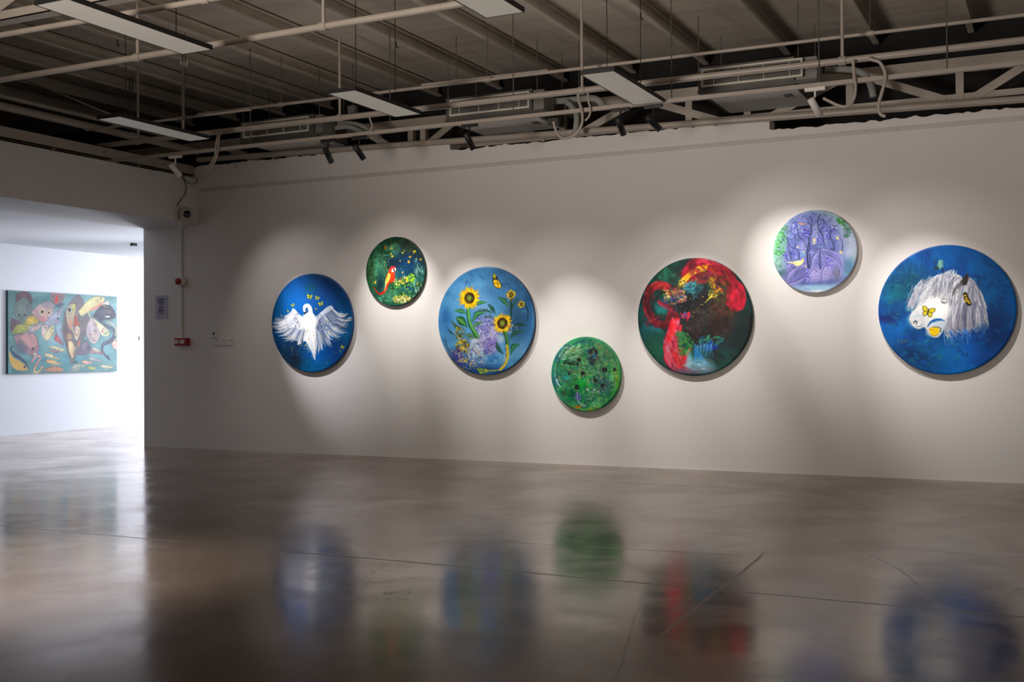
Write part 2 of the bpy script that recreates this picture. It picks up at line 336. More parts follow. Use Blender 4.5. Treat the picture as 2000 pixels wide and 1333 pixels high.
def finish(c, k=.10, n=9, speck=.05):
    a = c.a
    a *= (1+k*2*(c.noise(n)-.5))[..., None]*(1+speck*2*(c.noise(n*5)-.5))[..., None]
    return a
def paint_swan(S):
    c = Canvas(S, 563, 642, 460, 550, 3); r = c.r
    c.fill((0, 82, 150)); c.mix((0, 50, 108), 4, .45, .7, .9); c.mix((6, 104, 182), 5, .5, .72, .8); c.mix((0, 84, 110), 3, .55, .75, .6)
    c.blob(300, 330, 190, 260, (10, 92, 176), .5, 1.6); c.blob(480, 430, 130, 110, (20, 110, 200), .6, 1.6); c.blob(780, 230, 260, 170, (0, 46, 112), .6, 1.5)
    c.blob(560, 260, 70, 50, (0, 88, 92), .5, 1.5); c.blob(350, 960, 190, 160, (22, 34, 48), .7, 1.4); c.blob(560, 1120, 300, 60, (0, 88, 120), .7, 1.3)
    c.blob(640, 980, 150, 130, (0, 96, 190), .6, 1.5); c.blob(380, 1080, 70, 50, (40, 22, 34), .6, 1.3); c.blob(840, 960, 130, 120, (0, 44, 100), .6, 1.5)
    c.dabs(70, (563, 900, 420, 260), 26, [(0, 60, 130), (0, 90, 150), (10, 40, 90), (0, 100, 120)], .35)
    def fan(arm, tips, w, cols, n, sag):
        arm = np.array(arm, float); tips = np.array(tips, float)
        ta = np.linspace(0, 1, len(arm)); tt = np.linspace(0, 1, len(tips))
        for i in range(n):
            t = min(1, max(0, (i+.4*r.rand())/(n-1)))
            a = np.array([np.interp(t, ta, arm[:, k]) for k in (0, 1)]); b = np.array([np.interp(t, tt, tips[:, k]) for k in (0, 1)])
            b = a+(b-a)*(.86+.2*r.rand()); m = (a+b)/2+np.array(sag)*(.6+.7*r.rand())
            col = np.array(cols[r.randint(len(cols))])
            c.stroke([a, m, b], w, w*.2, col, .88, wm=w*1.15)
            c.stroke([a+6, m+10, b+8], w*.3, w*.16, [(30, 60, 110), (60, 70, 96), (20, 80, 150)][i % 3], .62)
            if i % 3 == 0: c.stroke([m, (m+b)/2+np.array(sag)*.25, b+(b-m)*.10+np.array([0, -10])], w*.4, w*.12, (230, 234, 240), .8)
    wh = [(214, 220, 228), (168, 178, 192), (126, 138, 158), (236, 238, 240), (88, 102, 130)]
    fan([(360, 500), (400, 540), (440, 590), (470, 640), (500, 690)], [(220, 545), (118, 600), (108, 660), (130, 735), (215, 790), (290, 850), (380, 860), (440, 880)], 24, wh, 40, (-22, 62))
    fan([(780, 470), (720, 510), (660, 570), (610, 610), (580, 680)], [(910, 540), (990, 560), (1000, 615), (985, 700), (905, 800), (780, 890), (700, 925), (650, 955), (600, 960)], 24, wh, 42, (28, 62))
    fan([(365, 490), (400, 530), (450, 580), (490, 620)], [(250, 560), (260, 640), (330, 700), (430, 730)], 24, wh[:2]+wh[3:4], 30, (-4, 22))
    fan([(775, 470), (700, 520), (650, 560), (600, 610)], [(860, 560), (830, 660), (740, 720), (640, 740)], 24, wh[:3]+wh[4:], 30, (6, 22))
    c.poly([(340, 490), (360, 478), (430, 550), (480, 600), (470, 680), (420, 610)], (238, 240, 242), .8)
    c.poly([(795, 455), (740, 470), (660, 540), (590, 600), (600, 660), (700, 560), (810, 490)], (205, 212, 220), .7)
    for i in range(26):
        x = 500+r.rand()*130; c.stroke([(530+r.rand()*60, 690), (x, 830), (560+(x-560)*.6+r.rand()*30, 900+r.rand()*90)], 14, 3, wh[r.randint(4)], .8)
    c.dabs(60, (400, 620, 90, 90), 15, [(120, 128, 140), (70, 80, 100), (196, 202, 210)], .5, .7); c.dabs(60, (690, 640, 90, 100), 15, [(110, 118, 132), (70, 80, 100), (196, 202, 210)], .5, 2.3); c.dabs(40, (560, 760, 100, 110), 14, [(110, 120, 136), (150, 158, 170)], .5, 1.5)
    c.poly([(500, 690), (560, 660), (610, 700), (615, 850), (606, 1052), (560, 960), (505, 850), (470, 840)], (240, 243, 245), .9)
    c.stroke([(560, 700), (585, 850), (604, 1045)], 30, 4, (255, 255, 255), .9); c.stroke([(610, 830), (607, 1040)], 7, 4, (60, 66, 70), .5)
    c.stroke([(500, 850), (560, 950), (596, 1010)], 4, 3, (50, 70, 110), .6)
    c.blob(535, 630, 105, 85, (255, 255, 255), 1, .45); c.blob(545, 580, 60, 50, (255, 255, 255), 1, .3)
    c.stroke([(548, 600), (556, 530), (545, 470), (515, 448), (488, 462), (487, 498), (498, 512)], 62, 30, (250, 250, 250), 1, wm=38)
    c.stroke([(498, 515), (516, 505), (520, 470)], 9, 5, (60, 64, 78), .8); c.poly([(500, 512), (515, 520), (484, 545), (480, 530)], (24, 24, 30)); c.blob(500, 498, 7, 7, (15, 15, 20))
    for (x, y, z, ro) in ((545, 352, 34, .2), (632, 368, 26, .4), (672, 434, 30, -.2), (355, 440, 22, -.5), (620, 490, 14, .3), (296, 505, 15, .7), (910, 915, 22, .6)):
        butterfly(c, x, y, z, ro, (176, 180, 52), (60, 70, 20))
    c.dabs(55, (480, 740, 260, 150), 9, [(225, 205, 60), (200, 180, 40), (170, 150, 40)], .9)
    c.dabs(14, (770, 720, 130, 120), 11, [(225, 205, 60)], .9)
    c.dabs(45, (420, 960, 220, 110), 7, [(205, 180, 60), (150, 140, 60)], .9); c.dabs(20, (860, 900, 80, 90), 8, [(170, 170, 50)], .8)
    c.dabs(14, (600, 1000, 260, 120), 4, [(190, 215, 235)], .9, asp=1)
    return finish(c)

def paint_parrot(S):
    c = Canvas(S, 590, 673, 477, 549, 7); r = c.r
    c.fill((30, 84, 62)); c.mix((14, 48, 30), 6, .45, .65, .9); c.mix((70, 140, 106), 6, .5, .72, .85); c.mix((40, 50, 20), 5, .56, .75, .7)
    c.blob(800, 560, 260, 210, (0, 42, 100), .8, 1.3, -.5); c.blob(850, 280, 190, 150, (34, 50, 40), .85, 1.3); c.blob(560, 520, 150, 90, (8, 30, 50), .8, 1.3)
    c.blob(330, 600, 130, 180, (74, 150, 116), .7, 1.3); c.blob(180, 600, 70, 260, (36, 62, 24), .6, 1.3); c.blob(350, 850, 60, 160, (8, 36, 56), .8, 1.3)
    c.dabs(150, (320, 560, 230, 380), 30, [(24, 64, 30), (86, 160, 124), (14, 40, 22), (60, 120, 84), (60, 70, 24)], .6)
    c.dabs(60, (800, 560, 240, 210), 30, [(0, 70, 140), (10, 30, 70), (0, 96, 150), (14, 60, 60)], .55, -.6)
    c.dabs(60, (790, 250, 230, 140), 34, [(40, 66, 44), (26, 36, 28), (64, 92, 60)], .5, -.5)
    c.dabs(60, (960, 720, 90, 300), 30, [(150, 190, 170), (96, 160, 140), (60, 120, 120)], .7, 1.2); c.dabs(50, (420, 1130, 260, 90), 28, [(110, 200, 160), (60, 170, 130), (20, 110, 90)], .7, .4)
    c.dabs(40, (800, 1110, 220, 70), 26, [(150, 200, 170), (70, 170, 120), (190, 190, 130)], .7, -.5)
    c.dabs(130, (700, 950, 200, 160), 20, [(40, 140, 50), (80, 170, 60), (20, 96, 70), (150, 190, 60)], .85); c.dabs(60, (680, 820, 130, 70), 14, [(214, 190, 60), (180, 140, 30), (236, 214, 110)], .9, asp=1.4)
    c.dabs(60, (850, 790, 70, 70), 15, [(140, 200, 30), (200, 214, 30), (60, 140, 30)], .9, asp=1.4); c.dabs(110, (690, 1110, 140, 60), 14, [(222, 200, 80), (180, 140, 40), (236, 222, 150)], .9, asp=1.3)
    c.dabs(40, (800, 970, 110, 60), 18, [(0, 70, 160), (20, 120, 170), (10, 40, 110)], .7)
    for (x, y, z) in ((440, 290, 34), (540, 300, 20), (525, 390, 17), (548, 432, 19), (900, 375, 28), (720, 385, 16), (740, 350, 12), (830, 455, 22), (810, 530, 26), (675, 512, 10), (712, 695, 17), (1000, 500, 18), (945, 880, 18), (270, 835, 22), (430, 520, 9), (455, 620, 8)):
        c.dabs(9, (x, y, z*.7, z*.7), z*.5, [(232, 206, 30), (250, 224, 40), (170, 120, 20)] if z != 34 else [(170, 130, 30), (120, 90, 20)], .9, asp=1.4)
    c.dabs(90, (560, 560, 420, 420), 5, [(220, 200, 80), (170, 200, 120), (10, 24, 16), (12, 30, 30)], .9, asp=1)
    # the macaw
    c.stroke([(470, 860), (430, 960), (390, 1010), (340, 1020), (290, 975), (250, 910)], 52, 10, (176, 40, 26), 1, wm=34)
    c.stroke([(440, 900), (422, 980)], 22, 12, (216, 150, 30), .9); c.stroke([(478, 850), (450, 950)], 40, 24, (206, 48, 22), 1)
    c.poly([(505, 625), (560, 605), (600, 650), (585, 720), (585, 800), (540, 850), (500, 860), (460, 850), (440, 790), (470, 700)], (222, 62, 22))
    c.poly([(585, 720), (588, 800), (545, 850), (505, 850), (540, 780)], (190, 44, 22), .7)
    c.poly([(485, 690), (520, 720), (500, 800), (450, 880), (430, 930), (434, 830), (455, 750)], (240, 200, 90)); c.poly([(450, 850), (436, 940), (424, 960), (432, 880)], (150, 190, 170), .9)
    c.stroke([(470, 730), (445, 820)], 14, 6, (236, 120, 30), .8); c.blob(556, 628, 55, 38, (210, 40, 40), 1, .3)
    c.blob(556, 655, 24, 26, (240, 236, 236), 1, .3); c.blob(590, 645, 18, 26, (236, 232, 232), 1, .3); c.stroke([(572, 645), (588, 662), (580, 690)], 20, 8, (26, 22, 24), 1); c.blob(562, 650, 4, 4, (20, 20, 20))
    c.stroke([(520, 830), (505, 865), (540, 850), (560, 840)], 9, 8, (50, 40, 30), .9)
    return finish(c)

def paint_sun(S):
    c = Canvas(S, 607, 635, 515, 575, 5); r = c.r
    c.fill((78, 146, 194)); c.mix((48, 116, 172), 4, .45, .7, .8); c.mix((104, 168, 210), 4, .52, .75, .7)
    c.blob(900, 250, 260, 190, (26, 74, 126), .55, 1.4); c.blob(440, 110, 240, 80, (36, 98, 156), .7, 1.4); c.blob(180, 590, 60, 110, (28, 84, 150), .7, 1.4)
    c.blob(960, 650, 150, 210, (22, 56, 92), .7, 1.3); c.blob(1070, 500, 50, 330, (24, 76, 132), .6, 1.3); c.blob(350, 300, 130, 200, (96, 158, 206), .5, 1.5); c.blob(560, 480, 110, 120, (120, 150, 206), .45, 1.5)
    c.blob(300, 1060, 110, 90, (40, 26, 96), .7, 1.3, .6); c.blob(560, 1160, 260, 60, (16, 50, 104), .8, 1.2)
    c.dabs(90, (950, 420, 160, 330), 26, [(36, 84, 136), (20, 60, 100), (70, 126, 170), (24, 90, 110)], .4); c.dabs(50, (400, 150, 300, 90), 30, [(50, 116, 170), (30, 86, 142)], .4)
    # pale central mass
    c.blob(610, 720, 130, 110, (126, 126, 190), .85, 1.1); c.blob(520, 900, 90, 110, (186, 204, 214), .95, .8, .3); c.blob(660, 880, 90, 100, (140, 120, 196), .9, .9); c.blob(690, 760, 60, 60, (186, 180, 220), .8, 1.)
    c.dabs(150, (620, 800, 130, 200), 17, [(206, 214, 230), (120, 104, 190), (90, 80, 160), (160, 150, 210), (190, 210, 214), (60, 60, 120)], .75)
    c.dabs(100, (540, 1000, 120, 120), 14, [(190, 190, 220), (110, 120, 190), (60, 70, 150), (216, 190, 130), (220, 226, 236)], .8); c.curls(60, (600, 790, 150, 200), 50, 7, [(220, 222, 238), (70, 60, 130), (160, 150, 210)], .8)
    c.curls(40, (420, 1000, 140, 90), 60, 9, [(200, 210, 226), (90, 100, 180), (40, 40, 100), (210, 180, 90)], .85)
    c.blob(690, 1060, 60, 60, (40, 120, 190), .8, 1.); c.dabs(20, (690, 1075, 60, 30), 9, [(220, 236, 246), (120, 180, 220)], .9)
    # leaves and stems
    G = (46, 128, 62); Dk = (26, 76, 60)
    for pts, w, col in (([(640, 460), (680, 505), (715, 560)], 34, Dk), ([(530, 515), (620, 525), (690, 560)], 22, Dk), ([(745, 390), (810, 430), (865, 500)], 42, (40, 104, 66)), ([(960, 405), (900, 480), (880, 560)], 20, Dk),
                        ([(600, 545), (520, 560), (465, 650)], 46, G), ([(280, 520), (350, 525), (410, 560)], 36, G), ([(300, 600), (350, 630), (420, 700)], 70, (56, 120, 52)), ([(245, 630), (290, 690), (340, 740)], 30, (60, 90, 40)),
                        ([(625, 440), (550, 442), (490, 470)], 32, G), ([(1000, 755), (920, 765), (870, 830)], 36, Dk), ([(960, 895), (900, 910), (870, 1000)], 40, (40, 120, 70)), ([(575, 650), (510, 670), (480, 720)], 30, (70, 140, 70)),
                        ([(380, 790), (440, 780), (520, 800)], 26, (80, 130, 80)), ([(725, 860), (745, 930), (800, 990)], 34, Dk), ([(590, 600), (650, 590), (700, 620)], 24, (60, 90, 110)), ([(1040, 690), (960, 680), (890, 700)], 28, (24, 56, 60)), ([(395, 830), (450, 810), (520, 815)], 24, (96, 140, 110)), ([(190, 690), (230, 750), (280, 780)], 14, (30, 50, 50))):
        leafy(c, pts, w, col)
    c.stroke([(425, 480), (428, 580), (450, 680), (520, 800)], 40, 46, (24, 80, 44), 1); c.stroke([(428, 480), (432, 580), (455, 680), (525, 800)], 24, 28, (90, 166, 84), 1)
    c.stroke([(810, 740), (838, 860), (835, 1000)], 40, 34, (20, 66, 44), 1); c.stroke([(815, 740), (842, 860), (840, 1000)], 22, 18, (70, 140, 66), 1)
    c.stroke([(835, 900), (845, 1000), (815, 1090), (765, 1150)], 26, 28, (216, 190, 50), .95); c.stroke([(830, 950), (800, 1060)], 12, 10, (190, 200, 190), .8)
    c.stroke([(880, 420), (880, 560), (870, 660)], 24, 18, (24, 66, 60), 1); c.stroke([(1030, 470), (1055, 560), (1040, 640)], 14, 10, (24, 60, 56), 1)
    c.dabs(60, (330, 760, 60, 70), 16, [(230, 200, 30), (90, 90, 20), (190, 150, 20), (60, 50, 20)], .95); c.dabs(80, (360, 900, 70, 70), 17, [(236, 190, 20), (190, 130, 20), (60, 40, 20), (250, 214, 60)], .95)
    c.dabs(30, (400, 880, 40, 40), 11, [(130, 110, 60), (60, 50, 30)], .9); c.dabs(50, (470, 1090, 120, 60), 14, [(226, 200, 70), (60, 80, 150), (200, 160, 60), (30, 40, 90)], .85); c.dabs(30, (570, 1160, 60, 26), 14, [(200, 210, 40), (120, 160, 30)], .95)
    c.stroke([(600, 1165), (700, 1160), (770, 1150)], 12, 10, (190, 190, 60), .9); c.dabs(30, (310, 980, 50, 60), 14, [(70, 40, 120), (110, 80, 170), (30, 30, 80)], .8)
    c.stroke([(165, 830), (200, 930), (270, 1010)], 20, 14, (60, 60, 76), .6); c.blob(770, 830, 40, 36, (190, 206, 220), .7, 1.)
    sunflower(c, 438, 388, 122, 55, 24, 2); sunflower(c, 788, 664, 112, 54, 22, 4)
    for (x, y, z) in ((882, 365, 40), (988, 470, 30)):
        sunflower(c, x, y, z*1.35, z*.6, 14, 9)
    c.dabs(22, (880, 380, 20, 50), 12, [(60, 50, 20), (120, 100, 20)], .6)
    c.poly([(690, 150), (715, 135), (745, 200), (775, 240), (778, 285), (750, 300), (705, 270), (688, 215)], (24, 24, 18)); c.poly([(695, 205), (735, 205), (772, 250), (768, 290), (735, 285), (705, 260)], (240, 196, 20)); c.blob(708, 165, 16, 24, (180, 180, 40), 1, .5)
    c.stroke([(735, 215), (750, 285)], 5, 5, (30, 26, 10), .9); c.stroke([(700, 240), (770, 250)], 5, 5, (30, 26, 10), .8); c.stroke([(775, 250), (850, 250)], 5, 3, (20, 26, 40), .9); c.stroke([(775, 262), (830, 292)], 5, 3, (20, 26, 40), .9)
    c.dabs(30, (880, 720, 70, 50), 5, [(240, 244, 250)], .95, asp=1); c.dabs(40, (600, 560, 90, 90), 4, [(200, 216, 240)], .9, asp=1)
    return finish(c)

def paint_green(S):
    c = Canvas(S, 605, 659, 490, 531, 11); r = c.r
    c.fill((46, 150, 88)); c.mix((14, 92, 66), 5, .45, .66, .9); c.mix((90, 176, 96), 6, .52, .72, .85); c.mix((70, 96, 70), 5, .55, .75, .8)
    c.blob(230, 290, 130, 110, (30, 110, 170), .8, 1.2, -.7); c.blob(400, 330, 140, 90, (150, 190, 150), .7, 1.2); c.blob(560, 800, 170, 130, (10, 150, 54), .8, 1.2); c.blob(420, 960, 130, 110, (0, 90, 60), .8, 1.2)
    c.blob(860, 460, 170, 190, (74, 116, 86), .7, 1.3); c.blob(1030, 690, 50, 150, (150, 170, 40), .85, 1.1, -.15); c.blob(850, 790, 120, 130, (60, 66, 106), .7, 1.2); c.blob(240, 720, 90, 80, (30, 90, 110), .8, 1.2); c.blob(700, 430, 110, 120, (30, 60, 90), .7, 1.2)
    cols = [(60, 176, 96), (40, 150, 80), (16, 96, 70), (130, 206, 130), (20, 60, 46), (150, 180, 80), (70, 110, 130), (36, 120, 120), (90, 100, 80), (20, 160, 70)]
    c.dabs(420, (605, 659, 470, 510), 40, cols, .62); c.curls(130, (605, 659, 430, 470), 90, 16, cols, .45); c.dabs(260, (620, 640, 400, 420), 20, cols+[(16, 40, 36), (12, 60, 50)], .6)
    c.dabs(90, (390, 350, 190, 110), 24, [(170, 206, 170), (110, 170, 120), (60, 130, 80), (200, 220, 200)], .6, -.5); c.curls(50, (400, 360, 200, 130), 70, 7, [(190, 220, 190), (40, 110, 70), (150, 190, 140), (40, 70, 50)], .7); c.dabs(90, (840, 420, 190, 190), 26, [(40, 80, 56), (110, 150, 110), (80, 100, 76), (130, 140, 90)], .5, .8); c.curls(40, (800, 420, 220, 200), 80, 8, [(40, 80, 56), (120, 160, 110), (90, 90, 60)], .6)
    for (a0, a1, rr, w, col) in ((2.3, 4.3, .95, 30, (30, 120, 130)), (4.2, 5.6, .95, 26, (50, 150, 110)), (-.2, .9, .94, 32, (60, 160, 50)), (.9, 2.3, .95, 30, (90, 160, 70)), (2.6, 3.6, .88, 14, (130, 180, 190)), (3.0, 4.2, .84, 12, (10, 60, 60)), (4.0, 5.0, .86, 16, (20, 80, 110)), (.2, 1.2, .86, 16, (20, 110, 40)), (5.5, 6.2, .93, 20, (60, 96, 70))):
        c.stroke([(605+490*rr*math.cos(a), 659+531*rr*math.sin(a)) for a in np.linspace(a0, a1, 7)], w*.4, w*.3, col, .75, wm=w)
    c.stroke([(200, 740), (215, 800), (250, 835)], 26, 12, (190, 214, 230), .85); c.dabs(26, (600, 1120, 250, 46), 22, [(190, 130, 20), (170, 170, 50), (60, 90, 30)], .8, 0.1); c.blob(500, 1130, 40, 16, (200, 120, 10), .9, .8)
    c.dabs(50, (700, 400, 90, 110), 34, [(26, 32, 56), (20, 40, 40), (36, 46, 70), (110, 120, 70), (30, 100, 160)], .8)
    c.stroke([(280, 495), (380, 510), (480, 520), (560, 515)], 12, 8, (18, 40, 34), .9, wm=30); c.curls(26, (380, 500, 110, 30), 50, 8, [(20, 36, 30), (110, 120, 100)], .8)
    c.stroke([(860, 400), (930, 440), (1000, 400)], 14, 6, (50, 50, 40), .8); c.stroke([(330, 320), (480, 300), (600, 260), (740, 290), (775, 350)], 8, 6, (70, 70, 40), .7)
    for (x, y, z) in ((517, 458, 28), (680, 345, 30), (760, 350, 26), (875, 598, 34), (570, 645, 32), (748, 748, 30), (845, 820, 28), (485, 845, 32), (375, 645, 24), (1015, 595, 24)):
        for k in range(11):
            a = k*.571; c.stroke([(x, y), (x+z*1.6*math.cos(a), y+z*1.6*math.sin(a))], z*.3, z*.12, [(120, 140, 60), (60, 90, 60), (170, 170, 90)][k % 3], .6)
        c.blob(x, y, z, z, (16, 18, 24), 1, .35); c.blob(x, y, z*.4, z*.4, (84, 80, 104), .9, .7)
    for (x, y, z) in ((638, 877, 19), (730, 877, 17), (793, 905, 17), (705, 915, 15), (706, 960, 14)):
        c.blob(x, y, z, z, (214, 224, 214), 1, .3); c.blob(x, y, z*.5, z*.5, (40, 80, 60), 1, .4)
    c.poly([(490, 905), (530, 950), (540, 1020), (500, 1040), (455, 1000), (465, 945)], (84, 100, 150)); c.stroke([(490, 910), (495, 1020)], 14, 8, (150, 150, 170), .8); c.stroke([(505, 930), (520, 1010)], 8, 6, (30, 50, 100), .8)
    c.stroke([(500, 1040), (540, 1090), (600, 1110)], 18, 26, (150, 190, 210), .7); c.dabs(60, (740, 1010, 150, 80), 20, [(30, 100, 60), (110, 170, 120), (20, 70, 50)], .6); c.curls(20, (740, 1010, 150, 80), 50, 8, [(30, 100, 60), (140, 190, 150), (20, 70, 50)], .8); c.dabs(30, (340, 710, 60, 30), 14, [(20, 150, 150), (100, 190, 190)], .8)
    c.dabs(140, (640, 640, 290, 140), 17, [(190, 200, 100), (16, 36, 32), (50, 110, 80), (120, 160, 110), (30, 70, 90), (150, 190, 150)], .75); c.curls(50, (640, 640, 260, 130), 45, 7, [(190, 200, 110), (20, 40, 34), (140, 170, 120)], .6)
    c.dabs(70, (860, 800, 120, 120), 18, [(70, 70, 120), (40, 50, 70), (100, 130, 110), (60, 130, 80)], .6); c.blob(560, 790, 60, 50, (10, 170, 60), .8, 1.2)
    for (x, y, z) in ((517, 458, 24), (875, 598, 28), (570, 645, 26), (748, 748, 26), (845, 820, 24), (485, 845, 26)): c.blob(x, y, z, z, (16, 18, 22), 1, .4); c.blob(x, y, z*.4, z*.4, (84, 80, 104), .9, .7)
    return finish(c)

def paint_red(S):
    c = Canvas(S, 637, 656, 563, 584, 13); r = c.r
    c.fill((14, 62, 58)); c.mix((20, 92, 84), 4, .5, .72, .8); c.mix((8, 40, 42), 4, .5, .7, .8)
    c.blob(1050, 800, 190, 260, (18, 34, 38), .8, 1.3); c.blob(170, 640, 80, 160, (0, 100, 116), .7, 1.3); c.blob(330, 210, 170, 130, (14, 96, 70), .7, 1.3); c.blob(270, 740, 100, 50, (40, 140, 160), .6, 1.3); c.blob(270, 980, 130, 130, (20, 96, 66), .6, 1.4); c.blob(950, 1100, 190, 90, (26, 84, 76), .6, 1.3)
    c.dabs(70, (400, 260, 120, 100), 24, [(30, 130, 90), (80, 170, 140), (10, 70, 60)], .5, -.9)
    # dark core
    c.blob(730, 680, 250, 270, (40, 32, 32), .95, .7); c.blob(620, 520, 150, 140, (16, 18, 24), .95, .8); c.blob(930, 620, 110, 150, (70, 44, 30), .8, 1.2)
    c.dabs(160, (740, 700, 220, 220), 24, [(66, 54, 50), (24, 18, 20), (50, 36, 36), (80, 66, 62)], .5); c.curls(90, (740, 700, 220, 220), 50, 4, [(96, 86, 82), (24, 18, 20), (120, 110, 104)], .4); c.dabs(110, (930, 530, 130, 150), 26, [(70, 50, 26), (50, 70, 34), (96, 40, 34), (40, 30, 22)], .7)
    c.dabs(60, (890, 760, 110, 130), 24, [(64, 30, 26), (40, 26, 26), (80, 40, 30)], .6)
    # crimson crest
    cr = [(196, 16, 52), (226, 24, 60), (150, 10, 36), (236, 60, 96), (170, 20, 30)]
    def sweep(path, w, n, cols, spread, al=.75):
        P = np.array(path, float)
        for i in range(n):
            o = (r.rand(2)-.5)*2*spread; t0 = r.randint(0, max(1, len(P)-3)); seg = P[t0:t0+4]+o+(r.rand(len(P[t0:t0+4]), 2)-.5)*spread*.5
            c.stroke(seg, w*.4, w*.25, cols[r.randint(len(cols))], al, wm=w*(.6+.6*r.rand()), n=4)
    sweep([(540, 230), (620, 150), (720, 130), (830, 160), (930, 230), (1000, 330), (1060, 430), (1060, 520)], 44, 110, cr, 42)
    c.blob(1040, 470, 70, 100, (226, 14, 50), .85, .8); sweep([(1000, 330), (1080, 400), (1090, 500), (1050, 570), (990, 540)], 40, 50, cr[:3], 34); sweep([(880, 180), (980, 280), (1010, 400)], 34, 30, [(120, 14, 30), (180, 20, 50)], 40)
    sweep([(570, 330), (660, 290), (760, 270), (850, 300), (900, 380)], 30, 60, [(150, 24, 36), (190, 40, 50), (120, 50, 24), (90, 20, 24)], 40); c.dabs(60, (760, 250, 130, 80), 22, [(170, 40, 20), (120, 24, 24), (200, 130, 20)], .7)
    ye = [(250, 204, 10), (238, 170, 10), (255, 224, 50), (200, 120, 10)]
    for i in range(34):
        t = i/33; x = 480+t*270; y = 330-150*math.sin(t*1.6); c.stroke([(x+20*r.rand(), y+20), (x+25, y-30), (x+55+20*r.rand(), y-60+26*t)], 20, 6, ye[i % 4], .92)
    c.dabs(70, (530, 350, 60, 60), 13, [(236, 190, 40), (200, 190, 90), (40, 60, 30), (230, 220, 150)], .9)
    c.stroke([(800, 290), (825, 330), (830, 360)], 40, 50, (236, 180, 20), .9); c.dabs(34, (822, 320, 30, 60), 14, [(250, 200, 20), (150, 80, 20), (200, 150, 20)], .9); c.stroke([(900, 390), (830, 430), (790, 480), (745, 520)], 22, 5, (230, 214, 40), .95); c.dabs(40, (830, 430, 50, 40), 13, [(236, 200, 30), (190, 170, 30), (240, 226, 110)], .9)
    c.dabs(70, (630, 370, 100, 60), 20, [(30, 120, 130), (20, 70, 90), (70, 170, 170), (16, 40, 50)], .8); c.curls(30, (640, 370, 80, 50), 60, 7, [(60, 170, 180), (20, 60, 90)], .9); c.dabs(40, (900, 430, 90, 90), 18, [(60, 100, 40), (110, 60, 30), (40, 60, 30)], .8)
    c.dabs(22, (660, 560, 150, 140), 5, [(236, 214, 90)], .95, asp=1.2)
    c.dabs(150, (830, 220, 230, 110), 26, [(120, 10, 34), (216, 40, 80), (150, 16, 40), (90, 10, 24), (230, 30, 60), (170, 30, 20)], .55, .5); c.dabs(70, (1040, 450, 80, 150), 26, [(150, 10, 36), (236, 50, 80), (190, 14, 46), (100, 20, 30)], .55, 1.3); c.dabs(90, (880, 330, 110, 100), 22, [(110, 30, 26), (60, 40, 24), (160, 40, 40), (40, 60, 34), (190, 110, 30)], .6, .9)
    # jewelled face
    c.dabs(150, (450, 450, 120, 90), 17, [(30, 80, 180), (196, 60, 90), (236, 206, 80), (60, 140, 60), (120, 50, 30), (40, 30, 50), (190, 190, 210)], .9); c.blob(440, 470, 32, 30, (20, 70, 180), .9, .7); c.curls(18, (470, 470, 100, 70), 60, 6, [(214, 214, 160), (190, 150, 210), (230, 200, 60)], .7); c.dabs(60, (470, 450, 110, 80), 12, [(30, 30, 50), (20, 70, 170), (200, 60, 60), (220, 200, 100), (50, 110, 60)], .8)
    c.dabs(50, (420, 385, 80, 34), 16, [(200, 60, 90), (130, 40, 30), (226, 150, 60)], .85, .2)
    # trunk loop
    red = [(150, 16, 34), (190, 30, 44), (120, 14, 44), (206, 70, 80), (104, 24, 40)]
    sweep([(400, 350), (320, 325), (240, 350), (180, 430), (165, 530), (195, 630), (260, 700), (340, 735), (420, 715), (460, 660), (440, 610), (400, 620), (390, 680)], 36, 150, red, 24, .8)
    sweep([(290, 500), (340, 540), (400, 560), (440, 600)], 22, 26, [(190, 50, 80), (150, 30, 60), (90, 30, 50)], 16); c.blob(310, 590, 70, 44, (20, 110, 110), .9, .7, .2); c.blob(310, 640, 60, 26, (20, 60, 44), .8, .9); c.stroke([(300, 340), (360, 350)], 14, 6, (226, 130, 30), .8)
    c.dabs(30, (555, 640, 60, 30), 18, [(226, 40, 70), (170, 20, 50), (60, 90, 170)], .85); c.stroke([(590, 620), (575, 700)], 30, 6, (220, 30, 60), .85)
    c.dabs(120, (190, 540, 60, 210), 22, [(90, 12, 30), (200, 50, 70), (140, 10, 30), (60, 14, 24), (190, 70, 40)], .5, 1.4); c.dabs(80, (320, 700, 140, 60), 20, [(90, 16, 40), (196, 70, 90), (120, 20, 50)], .55, .3); c.dabs(40, (280, 350, 100, 40), 20, [(100, 14, 24), (190, 60, 40), (150, 24, 40)], .55, -.2)
    c.mix((26, 12, 16), 9, .52, .68, .5); c.mix((10, 50, 48), 5, .62, .78, .4)
    # lower red leg
    sweep([(460, 720), (440, 820), (410, 900), (400, 1000), (430, 1080), (470, 1140)], 50, 120, [(210, 20, 40), (236, 30, 40), (170, 20, 60), (220, 70, 90), (190, 100, 130)], 46, .8); sweep([(480, 980), (520, 1060), (550, 1150)], 30, 40, [(226, 30, 40), (190, 40, 50), (160, 60, 40)], 34, .8); c.stroke([(600, 970), (560, 1050), (560, 1180)], 30, 16, (206, 24, 40), .9)
    c.blob(400, 970, 50, 90, (190, 110, 140), .35, 1.2); c.dabs(120, (430, 970, 90, 190), 22, [(150, 20, 40), (226, 70, 90), (190, 130, 150), (120, 20, 40), (230, 40, 40)], .55, 1.3)
    c.dabs(110, (550, 930, 80, 110), 18, [(50, 150, 60), (30, 110, 40), (90, 170, 80), (20, 80, 40)], .85, 1.2); c.dabs(50, (510, 840, 50, 50), 18, [(60, 150, 70), (30, 100, 60)], .8); c.dabs(80, (790, 890, 130, 50), 20, [(40, 150, 110), (20, 90, 150), (60, 170, 110), (20, 60, 80)], .8, -.5); c.dabs(30, (800, 950, 60, 40), 18, [(20, 60, 190), (10, 40, 140)], .9)
